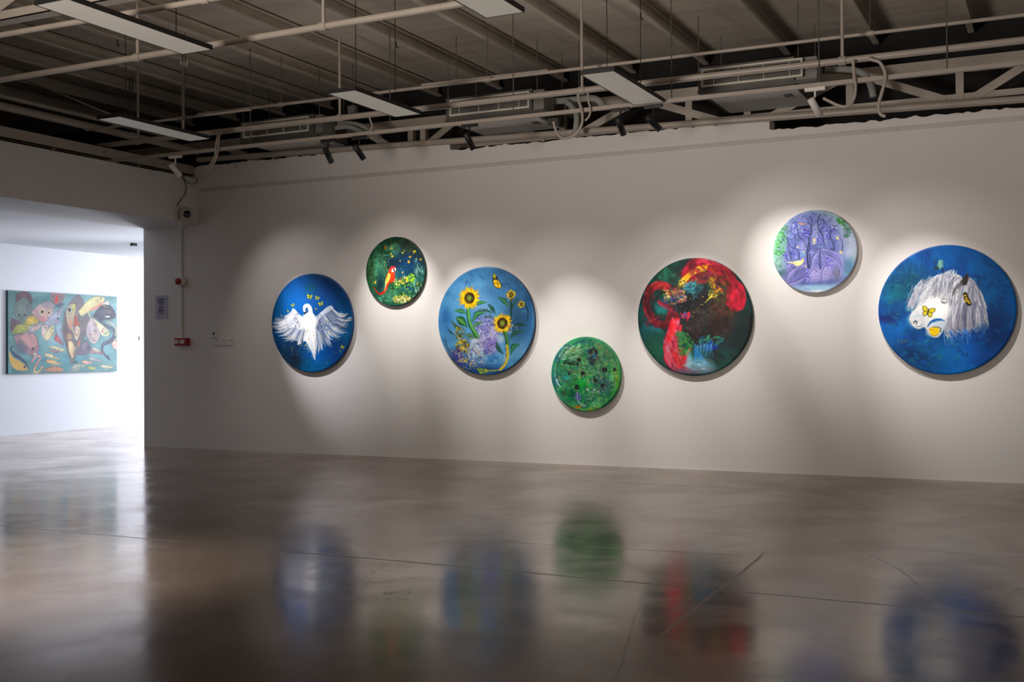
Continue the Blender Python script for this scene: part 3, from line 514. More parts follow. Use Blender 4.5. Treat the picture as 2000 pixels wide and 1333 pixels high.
    for i in range(16):
        x = 650+i*11; c.stroke([(x, 920+r.rand()*30), (x-6, 980), (x-30+r.rand()*40, 1050)], 9, 3, [(60, 150, 214), (20, 90, 180), (100, 180, 210)][i % 3], .85)
    c.poly([(650, 960), (690, 1000), (760, 1100), (780, 1150), (680, 1150), (630, 1120), (640, 1040)], (30, 120, 190), .8); c.blob(690, 1130, 120, 60, (130, 180, 196), .8, 1.1); c.blob(720, 1180, 130, 36, (120, 140, 156), .7, 1.1); c.blob(590, 1100, 30, 90, (140, 190, 206), .8, .9); c.blob(540, 1190, 130, 26, (130, 80, 104), .8, 1.); c.dabs(40, (680, 1140, 130, 50), 22, [(160, 200, 210), (90, 150, 180), (60, 100, 120)], .5, .1)
    return finish(c)

def paint_tree(S):
    c = Canvas(S, 715, 662, 595, 582, 17); r = c.r
    c.fill((170, 200, 210)); c.mix((140, 180, 196), 4, .45, .7, .7); c.blob(240, 560, 130, 260, (150, 214, 170), .9, 1.1); c.blob(1160, 620, 160, 260, (186, 196, 226), .9, 1.1); c.blob(940, 200, 190, 100, (150, 184, 190), .8, 1.1)
    c.blob(680, 640, 430, 480, (104, 116, 186), .95, .45); c.blob(620, 210, 230, 110, (110, 124, 190), .9, .8); c.blob(1170, 900, 110, 130, (70, 120, 160), .8, 1.1); c.blob(720, 1070, 420, 90, (74, 90, 160), .9, .8); c.blob(700, 1180, 420, 50, (150, 196, 226), .9, .9); c.blob(760, 1235, 330, 30, (230, 238, 244), .9, .8)
    c.blob(260, 960, 90, 60, (40, 84, 84), .8, 1.1); c.mix((130, 130, 206), 5, .5, .72, .5)
    c.dabs(120, (225, 530, 100, 180), 22, [(40, 160, 50), (90, 190, 90), (20, 110, 40), (140, 214, 150), (60, 170, 60)], .8); c.dabs(40, (290, 350, 50, 90), 22, [(50, 120, 60), (100, 150, 120)], .7); c.dabs(40, (190, 790, 60, 100), 16, [(70, 160, 100), (170, 220, 190), (40, 110, 60)], .7)
    c.dabs(60, (1100, 260, 70, 70), 22, [(40, 160, 40), (60, 130, 60), (20, 110, 40)], .8, .7); c.dabs(50, (1170, 400, 50, 90), 26, [(70, 120, 110), (90, 150, 120), (50, 100, 80)], .6); c.dabs(16, (900, 180, 120, 80), 16, [(60, 84, 96), (50, 90, 70)], .7)
    dk = (44, 48, 92); md = (70, 78, 140); lt = (180, 186, 232)
    c.dabs(260, (680, 420, 400, 300), 26, [(74, 84, 160), (120, 132, 200), (90, 100, 176), (58, 66, 130), (150, 160, 214)], .55, 1.3); c.dabs(160, (720, 900, 380, 200), 26, [(96, 86, 166), (140, 130, 206), (170, 164, 226), (70, 66, 130)], .5)
    # root swirls
    c.blob(450, 960, 180, 110, (112, 108, 176), .8, .8, -.6); c.blob(960, 860, 150, 150, (134, 126, 206), .8, .8); c.blob(730, 990, 90, 110, (170, 162, 222), .85, .7); c.blob(880, 970, 70, 110, (176, 172, 226), .8, .7); c.blob(1030, 980, 60, 110, (120, 124, 150), .7, .9)
    for k in range(20):
        t = k/19; c.stroke([(630-30*t, 860+60*t), (480+20*t, 900+40*t), (310+30*t, 1060+10*t)], 5, 3, [lt, dk, md][k % 3], .55)
        c.stroke([(640+130*t, 640+20*t), (800+110*t, 640+50*t), (960+90*t, 760+60*t)], 5, 3, [dk, lt, md][k % 3], .5)
    for k in range(26):
        y = 690+k*15; c.stroke([(690+8*math.sin(k), y), (740, y-14), (790, y+2)], 4, 3, [lt, (110, 90, 190), (206, 200, 236)][k % 3], .7); c.stroke([(830, y+60), (870, y+48), (905, y+66)], 4, 3, [lt, (110, 100, 190), md][k % 3], .6)
    for q in ([(640, 800), (760, 640), (900, 640), (1040, 720), (1090, 860), (1060, 1010)], [(850, 700), (960, 770), (1060, 900), (1050, 1030)], [(600, 1060), (660, 960), (740, 900), (800, 960), (800, 1060)], [(820, 1060), (830, 940), (880, 870), (930, 960), (960, 1060)], [(300, 1070), (340, 960), (450, 870), (600, 820)], [(320, 1100), (480, 1060), (620, 960)], [(660, 880), (690, 760), (740, 690), (800, 700), (820, 820)]):
        c.stroke(q, 8, 5, (54, 52, 112), .6, wm=11); c.stroke([(x+12, y+12) for x, y in q], 12, 6, (190, 186, 238), .5, wm=20); c.stroke([(x+34, y+26) for x, y in q], 16, 8, (150, 144, 214), .45, wm=30)
    # trunks and branches
    T = [([(640, 880), (620, 700), (640, 560), (660, 420), (690, 260), (660, 160)], 40, 8), ([(640, 650), (560, 500), (500, 440), (480, 330), (440, 230), (380, 330)], 22, 6), ([(860, 560), (840, 440), (780, 340), (770, 220), (810, 140)], 34, 7), ([(860, 560), (930, 480), (950, 380), (900, 300)], 24, 6), ([(960, 640), (1000, 640), (940, 440), (940, 310)], 22, 6), ([(1100, 680), (1110, 560), (1060, 470)], 14, 5), ([(660, 620), (640, 480), (690, 360), (600, 190), (540, 170)], 20, 5), ([(640, 880), (660, 800), (650, 690)], 16, 8), ([(800, 900), (790, 760), (800, 640)], 24, 10), ([(440, 580), (450, 470), (430, 400)], 12, 5), ([(500, 760), (490, 640), (380, 580), (330, 520)], 16, 5), ([(390, 760), (360, 640), (330, 560)], 12, 5), ([(430, 1010), (480, 920), (530, 830)], 10, 4), ([(700, 300), (760, 230), (850, 230), (860, 300)], 14, 5)]
    for p, w0, w1 in T:
        c.stroke(p, w0*1.2, w1*1.2, (34, 38, 84), .85); c.stroke([(x+w0*.25, y) for x, y in p], w0*.45, w1*.4, (128, 136, 204), .7)
    for (x0, x1, y0, y1) in ((690, 770, 280, 420), (520, 600, 530, 700), (700, 760, 400, 520), (850, 910, 420, 560)):
        c.blob((x0+x1)/2, (y0+y1)/2, (x1-x0)*.55, (y1-y0)*.6, (150, 160, 214), .7, .9)
        for k in range(9):
            y = y0+(y1-y0)*k/8; c.stroke([(x0, y+8), ((x0+x1)/2, y-10), (x1, y+10)], 4, 3, [lt, md][k % 2], .7)
    c.curls(60, (640, 360, 360, 230), 60, 9, [dk, md, (150, 164, 220), (60, 70, 150)], .55); c.curls(30, (700, 760, 330, 260), 60, 5, [dk, lt, (150, 130, 220)], .5)
    for (x, y, z) in ((400, 430, 70), (580, 360, 70), (430, 680, 60), (610, 400, 50), (870, 340, 50), (890, 470, 36), (1000, 370, 55), (780, 520, 50), (300, 730, 44), (440, 280, 40), (590, 920, 40), (610, 1050, 36), (930, 820, 60), (350, 830, 30)):
        c.dabs(26, (x, y, z, z*1.1), 13, [(60, 72, 180), (40, 46, 150), (96, 110, 206), (190, 200, 236), (96, 50, 190)] if y < 800 else [(110, 60, 200), (90, 90, 200), (190, 170, 230), (60, 110, 170)], .8, asp=1.4)
    c.dabs(20, (560, 690, 50, 40), 14, [(110, 190, 220), (70, 150, 200)], .8); c.dabs(14, (740, 935, 10, 10), 7, [(50, 40, 110)], .9)
    # little yellow birds and stars
    for (x, y, z) in ((712, 500, 34), (712, 545, 28), (1042, 490, 34), (1085, 690, 36), (480, 590, 24), (995, 320, 22), (590, 870, 18), (560, 660, 18)):
        for k in range(5):
            a = -1.57+k*1.257+.3; c.stroke([(x, y), (x+z*math.cos(a), y+z*math.sin(a))], z*.5, z*.1, (232, 214, 130) if x != 995 else (120, 90, 70), .95)
    c.stroke([(500, 255), (545, 268), (600, 272)], 14, 12, (196, 140, 90), .9, wm=26); c.stroke([(490, 260), (520, 240)], 10, 4, (180, 110, 70), .9)
    c.poly([(400, 800), (460, 785), (520, 780), (550, 770), (565, 795), (540, 830), (490, 858), (440, 850)], (240, 226, 166)); c.stroke([(330, 800), (380, 805), (450, 815)], 10, 30, (236, 220, 150), 1); c.poly([(535, 780), (552, 735), (562, 780)], (244, 224, 130), 1, False); c.blob(540, 795, 6, 6, (190, 90, 70)); c.stroke([(563, 795), (572, 805)], 8, 3, (130, 110, 90))
    c.dabs(8, (500, 310, 12, 20), 9, [(190, 210, 170)], .9); c.dabs(12, (490, 490, 12, 20), 10, [(60, 90, 90)], .9); c.stroke([(1170, 575), (1200, 568)], 8, 4, (70, 80, 110), .9)
    c.stroke([(590, 80), (560, 130), (500, 170)], 5, 4, (210, 214, 236), .7); c.stroke([(160, 840), (175, 900)], 8, 4, (70, 60, 60), .8)
    return finish(c)

def paint_horse(S):
    c = Canvas(S, 700, 638, 642, 597, 19); r = c.r
    c.fill((0, 94, 176)); c.mix((0, 64, 138), 4, .45, .68, .9); c.mix((0, 118, 200), 5, .5, .72, .7)
    c.blob(900, 560, 420, 400, (0, 50, 110), .5, 1.2); c.blob(230, 490, 120, 110, (0, 110, 130), .8, 1.3); c.blob(360, 390, 180, 160, (6, 76, 98), .8, 1.3); c.blob(250, 640, 160, 90, (0, 56, 120), .7, 1.3); c.blob(150, 710, 90, 40, (20, 30, 96), .8, 1.3); c.blob(620, 1040, 190, 100, (0, 104, 140), .7, 1.3); c.blob(840, 1020, 150, 110, (10, 100, 196), .7, 1.3); c.blob(400, 1060, 200, 100, (0, 40, 84), .8, 1.3, .4); c.blob(1110, 540, 130, 190, (0, 84, 140), .6, 1.3); c.blob(1150, 780, 130, 170, (6, 28, 70), .7, 1.3); c.blob(560, 760, 180, 160, (0, 40, 90), .5, 1.3)
    c.dabs(160, (330, 560, 230, 300), 30, [(0, 96, 140), (0, 60, 110), (10, 120, 150), (0, 40, 90), (20, 90, 90)], .45); c.dabs(120, (600, 1020, 330, 130), 30, [(0, 110, 190), (0, 60, 120), (0, 120, 130), (20, 80, 180)], .45); c.dabs(120, (1080, 600, 230, 380), 34, [(0, 70, 130), (0, 100, 160), (6, 40, 90)], .4)
    for i in range(60):
        x = 200+r.rand()*560; y = 90+r.rand()*80+abs(x-600)*.35; c.stroke([(x, y), (x+14, y+60+r.rand()*50)], 6, 3, [(20, 110, 180), (0, 60, 120), (30, 130, 150)][i % 3], .4)
    c.dabs(30, (700, 640, 560, 500), 4, [(110, 190, 190), (190, 170, 100)], .8, asp=1)
    # neck and head
    c.poly([(880, 330), (960, 370), (1010, 470), (1050, 560), (1080, 700), (1085, 820), (960, 850), (800, 880), (700, 880), (680, 700), (760, 480)], (150, 150, 164), .97)
    c.poly([(820, 600), (900, 620), (920, 780), (830, 860), (760, 860)], (120, 116, 136), .7); c.poly([(940, 600), (1060, 620), (1080, 790), (960, 820)], (110, 124, 150), .6); c.stroke([(890, 640), (880, 780)], 46, 30, (84, 82, 110), .7); c.stroke([(960, 640), (950, 790)], 26, 16, (90, 92, 116), .6)
    head = [(560, 340), (700, 300), (840, 330), (860, 430), (800, 560), (740, 680), (690, 790), (640, 880), (580, 890), (525, 850), (500, 800), (440, 815), (385, 785), (358, 735), (372, 670), (430, 600), (470, 500)]
    c.poly(head, (222, 222, 222)); c.blob(600, 640, 130, 110, (250, 250, 248), .9, .9); c.blob(440, 720, 80, 70, (200, 206, 212), .85, .9); c.blob(640, 780, 70, 60, (190, 208, 224), .8, .9); c.blob(580, 850, 60, 36, (176, 196, 214), .8, .9); c.blob(740, 520, 60, 40, (196, 196, 200), .7, 1.); c.blob(520, 560, 80, 60, (240, 240, 238), .8, 1.)
    c.stroke([(530, 790), (570, 745), (640, 728), (690, 740)], 10, 6, (16, 92, 170), .95, wm=32); c.stroke([(500, 800), (530, 840)], 16, 10, (60, 120, 176), .6)
    c.stroke([(398, 755), (413, 737), (430, 745), (424, 766)], 12, 8, (34, 40, 50), .95); c.stroke([(425, 790), (460, 788), (478, 770)], 6, 4, (60, 66, 78), .85); c.stroke([(365, 740), (390, 785), (440, 812), (490, 795)], 10, 8, (120, 136, 150), .8); c.stroke([(410, 700), (450, 690), (480, 700)], 20, 8, (170, 190, 200), .8); c.stroke([(440, 770), (470, 745)], 12, 6, (236, 240, 240), .9)
    c.stroke([(660, 565), (690, 575), (720, 565)], 12, 8, (40, 40, 48), .95, wm=22); c.stroke([(650, 550), (700, 540), (745, 555)], 8, 6, (130, 130, 136), .8); c.stroke([(730, 500), (740, 560), (720, 600)], 14, 8, (170, 172, 178), .7)
    # mane
    wh = [(226, 228, 234), (196, 200, 210), (156, 162, 178), (112, 116, 136), (244, 244, 248), (84, 86, 108), (136, 140, 160)]
    def lock(p0, p1, w, amp):
        p0 = np.array(p0, float); p1 = np.array(p1, float); d = p1-p0; L = np.hypot(*d)+1e-6; nrm = np.array([-d[1], d[0]])/L; ph = r.rand()*6.28
        pts = [p0+d*t+nrm*amp*math.sin(ph+t*L/34.) for t in np.linspace(0, 1, 9)]
        c.stroke(pts, w, w*.4, wh[r.randint(len(wh))], .85, n=3)
    for i in range(360):
        t = r.rand(); a = (560+t*300, 290+26*math.sin(t*7)+abs(t-.45)*70)
        b = (330+t*430+r.randint(-30, 30), 640-t*110+r.randint(-60, 30)); f = .35+.65*r.rand(); o = (r.rand(2)-.5)*40
        s0 = r.rand()*.5; A = np.array(a); B = np.array(b); bend = np.array([-70*(1-t), -40])
        m = (A+B)/2+bend
        q0 = A+(m-A)*s0*2 if s0 < .5 else m
        lock(q0+o, q0+(B-q0)*f+o, 4+4*r.rand(), 7+8*r.rand())
    for i in range(80):
        t = r.rand(); lock((480-t*120+r.rand()*20, 350+t*190), (345-t*20+r.rand()*80, 560+r.rand()*90), 5, 11)
    for i in range(210):
        t = r.rand(); lock((870+t*100, 350+t*110), (760+t*290+r.randint(-30, 30), 560+r.rand()*270), 5+4*r.rand(), 7)
    for i in range(40):
        t = r.rand(); lock((960+t*60, 420+t*60), (1050+t*30, 620+r.rand()*190), 8, 5)
    for i in range(46):
        t = r.rand(); lock((800-t*60, 470+t*100), (720+r.rand()*50-t*30, 700+r.rand()*190), 8, 4)
    for i in range(26):
        x = 690+r.rand()*260; c.stroke([(x, 800+r.rand()*60), (x-8, 880), (x+r.randint(-14, 14), 900+r.rand()*70)], 9, 2, [(200, 214, 236), (120, 160, 220), (70, 120, 200)][i % 3], .75)
    c.stroke([(885, 600), (872, 700), (880, 810)], 46, 22, (74, 74, 102), .7, 2.); c.stroke([(965, 590), (950, 700), (955, 800)], 40, 18, (80, 82, 112), .65, 2.); c.stroke([(1025, 620), (1035, 740), (1040, 800)], 34, 18, (96, 108, 144), .6, 2.); c.stroke([(820, 640), (812, 740), (820, 830)], 24, 14, (120, 118, 140), .5, 2.); c.blob(960, 500, 60, 90, (110, 110, 130), .45, 1.3); c.blob(1060, 830, 60, 50, (0, 60, 130), .7, 1.2); c.blob(930, 880, 120, 34, (10, 80, 160), .6, 1.3); c.dabs(60, (900, 860, 190, 40), 20, [(30, 100, 190), (0, 70, 150), (120, 160, 220), (10, 50, 110)], .7, 1.4)
    c.dabs(40, (620, 640, 120, 110), 22, [(236, 236, 236), (214, 216, 222), (250, 250, 248)], .4)
    c.blob(590, 610, 80, 60, (250, 250, 248), .7, 1.1); c.blob(700, 640, 50, 60, (246, 246, 246), .7, 1.)
    c.poly([(912, 300), (915, 350), (895, 410), (860, 420), (835, 400), (860, 350)], (52, 48, 48)); c.stroke([(840, 410), (800, 440), (770, 500)], 40, 16, (96, 92, 96), .8); c.stroke([(895, 320), (880, 400)], 12, 8, (28, 26, 28), .9); c.stroke([(780, 440), (760, 520)], 6, 5, (30, 30, 34), .8)
    # hummingbird and butterflies
    c.poly([(640, 180), (676, 178), (678, 250), (650, 262), (622, 245)], (90, 150, 150)); c.stroke([(650, 190), (655, 250)], 16, 8, (150, 200, 196), .8); c.stroke([(668, 255), (688, 294)], 14, 4, (30, 40, 44), 1); c.stroke([(606, 186), (618, 240), (590, 268)], 8, 12, (40, 60, 66), .9); c.blob(620, 252, 20, 14, (30, 50, 50), .9, .5)
    butterfly(c, 535, 655, 62, .25, (214, 196, 40), (30, 30, 16)); c.poly([(540, 815), (575, 797), (625, 800), (642, 835), (625, 865), (590, 878), (555, 858)], (246, 206, 14)); c.stroke([(575, 797), (625, 798), (655, 815), (645, 840)], 5, 9, (40, 30, 16), .9); c.stroke([(625, 866), (590, 880), (553, 860)], 5, 5, (90, 60, 10), .7); c.stroke([(548, 818), (600, 835)], 12, 4, (224, 130, 20), .7)
    c.stroke([(880, 500), (895, 545), (915, 585)], 40, 46, (30, 26, 16), 1); 
    for (x, y) in ((880, 512), (893, 538), (905, 562), (885, 560), (918, 578)): c.blob(x, y, 13, 11, (190, 160, 30), .95, .5)
    c.dabs(14, (280, 920, 40, 24), 7, [(130, 140, 30), (150, 110, 30)], .9); c.dabs(10, (590, 700, 20, 20), 9, [(236, 220, 90)], .6)
    return finish(c)

def paint_fish(S):
    c = Canvas(S, 0, 0, 1, 1, 23, rect=(97, 1428, (180, 245), (1208, 1165), 1.70, 980.)); r = c.r
    c.fill((104, 158, 164)); c.mix((74, 136, 146), 4, .45, .7, .8); c.mix((140, 186, 200), 5, .5, .72, .7); c.blob(700, 1000, 520, 140, (74, 150, 170), .7, 1.3); c.blob(650, 760, 240, 160, (150, 196, 216), .7, 1.3); c.blob(250, 260, 160, 90, (76, 124, 124), .7, 1.3); c.blob(1250, 900, 160, 160, (120, 180, 200), .7, 1.3)
    c.dabs(60, (750, 1000, 600, 150), 40, [(90, 164, 184), (60, 130, 150), (130, 186, 200)], .4, .1)
    ol = (40, 44, 56)
    def fish(p, col, w=6, o=ol):
        c.poly(p, col); q = np.array(p, float); m = q.mean(0); d = q.max(0)-q.min(0); col = np.array(col, float)
        for i in range(10):
            t = r.rand(); e = q[r.randint(len(q))]; z = m+(e-m)*(.15+.6*t); c.blob(z[0], z[1], d[0]*.13+6, d[1]*.10+5, np.clip(col*(1.12-.42*t)+r.randint(-16, 17, 3), 0, 255), .45, 1.2, r.rand()*3)
        c.blob(m[0]-d[0]*.08, m[1]-d[1]*.1, d[0]*.2, d[1]*.16, np.clip(col+34, 0, 255), .5, 1.3)
        c.outline(p, w*.75, o, .62)
    def eye(x, y, z, ring=(236, 226, 190)): c.blob(x, y, z*1.7, z*1.7, ring, 1, .3); c.blob(x, y, z, z, (26, 26, 30), 1, .4)
    fish([(185, 230), (290, 190), (360, 250), (355, 350), (280, 270), (190, 330)], (104, 74, 92)); fish([(170, 340), (280, 270), (350, 350), (370, 480), (300, 570), (230, 560), (160, 470)], (112, 136, 136)); c.stroke([(255, 310), (260, 560)], 8, 5, (80, 104, 104)); eye(222, 486, 13, (110, 130, 120)); eye(285, 480, 13, (110, 130, 120)); c.poly([(130, 510), (260, 590), (160, 680), (125, 660)], (110, 80, 96), .9)
    fish([(130, 720), (190, 610), (280, 590), (355, 570), (330, 660), (250, 700)], (170, 178, 84)); fish([(270, 590), (340, 490), (430, 520), (430, 580), (340, 600)], (226, 196, 84)); eye(308, 640, 9, (170, 170, 90))
    fish([(160, 740), (300, 690), (400, 720), (440, 850), (425, 960), (380, 985), (270, 930), (190, 840)], (176, 140, 156)); c.poly([(235, 760), (300, 710), (390, 730), (420, 840), (340, 880)], (224, 168, 172), .9); c.blob(240, 880, 80, 70, (84, 100, 124), .7, 1.); eye(374, 897, 13, (150, 110, 120)); c.poly([(380, 940), (420, 960), (395, 1000)], (206, 200, 196))
    fish([(220, 720), (330, 670), (420, 590), (500, 590), (420, 670), (330, 710)], (186, 180, 190)); eye(435, 610, 8); c.blob(410, 640, 40, 18, (226, 170, 170), .8, 1.)
    fish([(355, 450), (420, 370), (520, 320), (620, 360), (610, 440), (570, 520), (500, 570), (420, 520)], (206, 176, 182)); c.poly([(440, 350), (560, 310), (640, 370), (560, 400)], (170, 164, 176), .9); c.blob(500, 530, 60, 40, (226, 140, 150), .8, 1.); eye(483, 440, 20, (240, 216, 150)); eye(562, 452, 15, (240, 216, 170)); c.stroke([(515, 490), (535, 540)], 24, 30, (240, 206, 190), .6)
    c.poly([(580, 190), (745, 200), (740, 290), (680, 345), (620, 340), (585, 280)], (150, 120, 128)); c.poly([(645, 235), (665, 240), (672, 320), (640, 330), (632, 310)], (226, 50, 36), 1, False); eye(615, 245, 11, (170, 170, 140)); eye(705, 245, 11, (170, 170, 140)); c.stroke([(580, 300), (640, 350), (720, 330)], 6, 6, ol, .8)
    fish([(600, 400), (680, 350), (760, 340), (700, 360), (640, 380)], (84, 96, 144)); fish([(490, 590), (600, 480), (700, 400), (740, 380), (700, 500), (640, 580), (560, 620)], (176, 186, 216)); eye(667, 523, 12, (150, 160, 200)); c.blob(660, 560, 34, 26, (200, 160, 200), .8, 1.)
    fish([(480, 610), (540, 600), (560, 640), (520, 720), (530, 790), (490, 760), (470, 680)], (226, 206, 206)); fish([(520, 700), (580, 620), (620, 610), (615, 700), (560, 780), (525, 790), (510, 740)], (238, 232, 190)); eye(604, 640, 9); eye(518, 634, 7, (220, 200, 200)); c.stroke([(560, 740), (610, 720)], 5, 5, (200, 120, 110))
    fish([(620, 780), (660, 690), (740, 860), (700, 820)], (190, 96, 106)); fish([(640, 600), (700, 560), (720, 680), (740, 830), (690, 760), (640, 690)], (150, 180, 206)); c.dabs(20, (680, 620, 30, 40), 12, [(190, 210, 190), (110, 150, 190)], .8); eye(695, 655, 7, (150, 180, 200))
    fish([(722, 700), (735, 520), (790, 360), (900, 235), (950, 250), (985, 330), (950, 420), (930, 600), (1010, 480), (1060, 470), (1040, 600), (960, 820), (880, 1000), (830, 1085), (790, 930)], (124, 116, 124), 8); c.poly([(740, 660), (770, 470), (860, 330), (900, 330), (860, 480), (850, 640), (830, 740), (870, 850), (830, 1010), (760, 860)], (96, 84, 92), .8)
    c.poly([(765, 420), (800, 360), (880, 350), (870, 480), (850, 600), (865, 690), (830, 660), (780, 560)], (200, 190, 156)); c.blob(820, 590, 40, 70, (226, 150, 136), .8, 1.); c.poly([(840, 360), (885, 340), (860, 440), (850, 420)], (206, 206, 110)); eye(812, 412, 26, (236, 238, 226)); c.outline([(775, 410), (812, 370), (850, 412), (812, 460)], 7, ol, .9)
    fish([(770, 690), (830, 690), (850, 760), (800, 800), (770, 770)], (156, 110, 106)); c.blob(808, 742, 34, 36, (206, 176, 130), 1, .3); c.outline([(785, 742), (808, 715), (830, 742), (808, 770)], 6, ol, .9); eye(808, 742, 9, (230, 214, 170)); fish([(790, 800), (840, 800), (870, 880), (850, 1010), (800, 920)], (226, 206, 160)); c.stroke([(860, 860), (840, 1020)], 14, 8, (206, 160, 100), .8)
    c.poly([(880, 480), (910, 510), (905, 590), (880, 620), (865, 570)], (196, 70, 40)); c.poly([(905, 560), (940, 580), (915, 610)], (206, 90, 50)); fish([(870, 640), (905, 605), (945, 650), (940, 710), (900, 790), (865, 720)], (226, 206, 186)); eye(888, 668, 7, (226, 206, 186)); eye(925, 665, 7, (226, 206, 186)); c.blob(905, 725, 9, 12, (150, 60, 50)); c.dabs(8, (885, 710, 14, 14), 6, [(220, 130, 110)], .9); c.poly([(915, 800), (940, 790), (930, 850), (912, 860)], (206, 110, 100)); c.stroke([(880, 870), (850, 960)], 24, 10, (190, 170, 150), .8)
    fish([(920, 430), (1000, 340), (1100, 260), (1200, 245), (1265, 270), (1230, 330), (1120, 400), (1040, 440), (960, 490)], (236, 226, 166)); c.poly([(1050, 420), (1150, 360), (1245, 310), (1215, 370), (1120, 410)], (226, 150, 130)); eye(1213, 270, 10, (200, 190, 150)); c.stroke([(1040, 430), (1070, 500)], 16, 10, (226, 216, 160))
    fish([(1100, 490), (1180, 390), (1240, 340), (1330, 350), (1400, 430), (1405, 500), (1330, 530), (1240, 530), (1210, 600), (1190, 550)], (58, 60, 84)); c.poly([(1225, 340), (1310, 290), (1325, 350)], (236, 232, 220), 1, False); c.stroke([(1230, 350), (1300, 380)], 14, 8, (190, 170, 110), .9); c.outline([(1295, 430), (1325, 415), (1345, 440), (1320, 455)], 6, (190, 180, 130), .9); c.poly([(1270, 485), (1330, 485), (1325, 500), (1275, 500)], (240, 240, 236)); c.stroke([(1190, 430), (1250, 430), (1300, 410)], 8, 6, (120, 120, 140), .8)
    c.stroke([(1200, 560), (1290, 610), (1370, 650), (1390, 720), (1340, 790), (1250, 830), (1225, 900), (1260, 960), (1320, 1020)], 30, 22, (64, 74, 100), 1, wm=62); c.stroke([(1230, 580), (1350, 640), (1370, 720), (1260, 820), (1240, 900), (1290, 980)], 8, 6, (120, 134, 160), .7, wm=14); c.stroke([(1290, 980), (1350, 1030)], 18, 6, ol, .9); c.stroke([(1310, 960), (1320, 1030)], 12, 5, ol, .9)
    fish([(1030, 600), (1080, 510), (1140, 560), (1190, 660), (1195, 750), (1130, 830), (1060, 790), (1020, 700)], (206, 190, 196)); c.blob(1070, 650, 40, 60, (190, 176, 206), .8, 1.); eye(1133, 668, 11, (226, 220, 200)); c.outline([(1110, 665), (1135, 640), (1160, 668), (1135, 695)], 4, ol, .9); c.stroke([(1070, 715), (1090, 710)], 14, 10, (196, 80, 100)); c.stroke([(1110, 780), (1140, 795)], 14, 8, (150, 60, 56)); c.dabs(10, (1120, 720, 30, 30), 10, [(240, 230, 190)], .8)
    fish([(1090, 500), (1180, 560), (1290, 640), (1325, 690), (1300, 735), (1230, 730), (1190, 670), (1150, 590)], (226, 222, 190)); c.blob(1230, 675, 14, 16, (206, 80, 90)); c.stroke([(1250, 705), (1310, 690)], 5, 5, ol); eye(1237, 645, 7, (220, 214, 180)); c.stroke([(1300, 560), (1380, 590), (1425, 650)], 30, 24, (190, 180, 170), .9); c.stroke([(1420, 640), (1405, 720)], 36, 24, (176, 170, 156), .9)
    fish([(1350, 830), (1400, 770), (1440, 760), (1440, 890), (1380, 880)], (226, 200, 186)); eye(1410, 790, 6, (226, 200, 186)); c.stroke([(1370, 850), (1390, 840)], 8, 6, (190, 70, 70))
    fish([(890, 970), (940, 880), (1000, 790), (1050, 810), (1075, 880), (1060, 940), (980, 970)], (116, 104, 134)); eye(1010, 835, 10, (200, 196, 200)); fish([(1050, 940), (1110, 900), (1200, 920), (1240, 950), (1130, 940)], (190, 130, 150), 4)
    small = [([(530, 870), (620, 860), (700, 880), (765, 910), (690, 930), (620, 890)], (214, 220, 180)), ([(550, 910), (620, 905), (700, 930), (640, 940)], (176, 140, 150)), ([(490, 950), (560, 950), (640, 990), (705, 1025), (620, 1015), (530, 990)], (220, 210, 180)), ([(510, 1030), (590, 1030), (660, 1060), (735, 1090), (640, 1080), (550, 1070)], (230, 190, 130)), ([(1080, 870), (1140, 880), (1210, 930), (1140, 920)], (214, 206, 190)), ([(1020, 990), (1100, 1000), (1240, 1040), (1120, 1040)], (176, 180, 190)), ([(950, 1050), (1000, 1035), (1110, 1060), (1010, 1080)], (226, 180, 160)), ([(1020, 1110), (1090, 1110), (1150, 1120), (1120, 1150), (1060, 1140)], (190, 206, 130)), ([(1180, 1090), (1260, 1090), (1380, 1110), (1340, 1130), (1240, 1120)], (230, 220, 190)), ([(820, 1140), (880, 1080), (960, 1080), (1020, 1100), (960, 1130), (900, 1170), (840, 1170)], (160, 176, 170)), ([(490, 1160), (580, 1120), (680, 1120), (740, 1150), (680, 1180), (560, 1170)], (214, 150, 120))]
    for p, col in small: fish(p, col, 5); eye(p[0][0]+22 if p[0][0] < 1000 and p[0][0] != 490 or p[0][0] == 490 and p[0][1] < 1000 else p[3][0]-28, p[0][1]+6 if p[0][1] < 1150 else 1148, 6, (230, 226, 200))
    c.stroke([(865, 1060), (895, 1045), (905, 1070)], 20, 8, ol, .9); c.stroke([(840, 1150), (960, 1100)], 10, 6, (90, 106, 110), .7); c.stroke([(860, 1130), (930, 1090)], 14, 8, (220, 214, 190), .8)
    c.poly([(105, 920), (150, 1000), (240, 1060), (320, 1140), (250, 1165), (170, 1140), (120, 1060)], (232, 190, 96)); c.stroke([(150, 860), (125, 900), (170, 970), (240, 1020), (300, 1080), (325, 1150)], 10, 8, (50, 76, 110), .95, wm=44); eye(282, 1118, 10, (90, 100, 120))
    c.stroke([(365, 1050), (400, 1000), (450, 985), (455, 1020), (420, 1080), (390, 1150), (400, 1190), (450, 1170), (485, 1110), (500, 1150), (530, 1170)], 34, 16, (60, 56, 66), .9, wm=34); c.stroke([(365, 1050), (400, 1000), (450, 985), (455, 1020), (420, 1080), (390, 1150), (400, 1190), (450, 1170), (485, 1110), (500, 1150), (530, 1170)], 26, 10, (220, 170, 180), 1, wm=26); c.stroke([(405, 1110), (392, 1165), (405, 1185), (450, 1165), (480, 1115)], 20, 16, (226, 206, 140), .95)
    return finish(c, .14)*np.array([.86, .83, .78])
# ------------------------------------------------------------------ the setting
WX0 = -10.65                                    # end of the long wall, where the side room opens
fl = struct(MB().box(-15.5, 6, -14, 8, -.15, 0).build('floor', floor_material()))
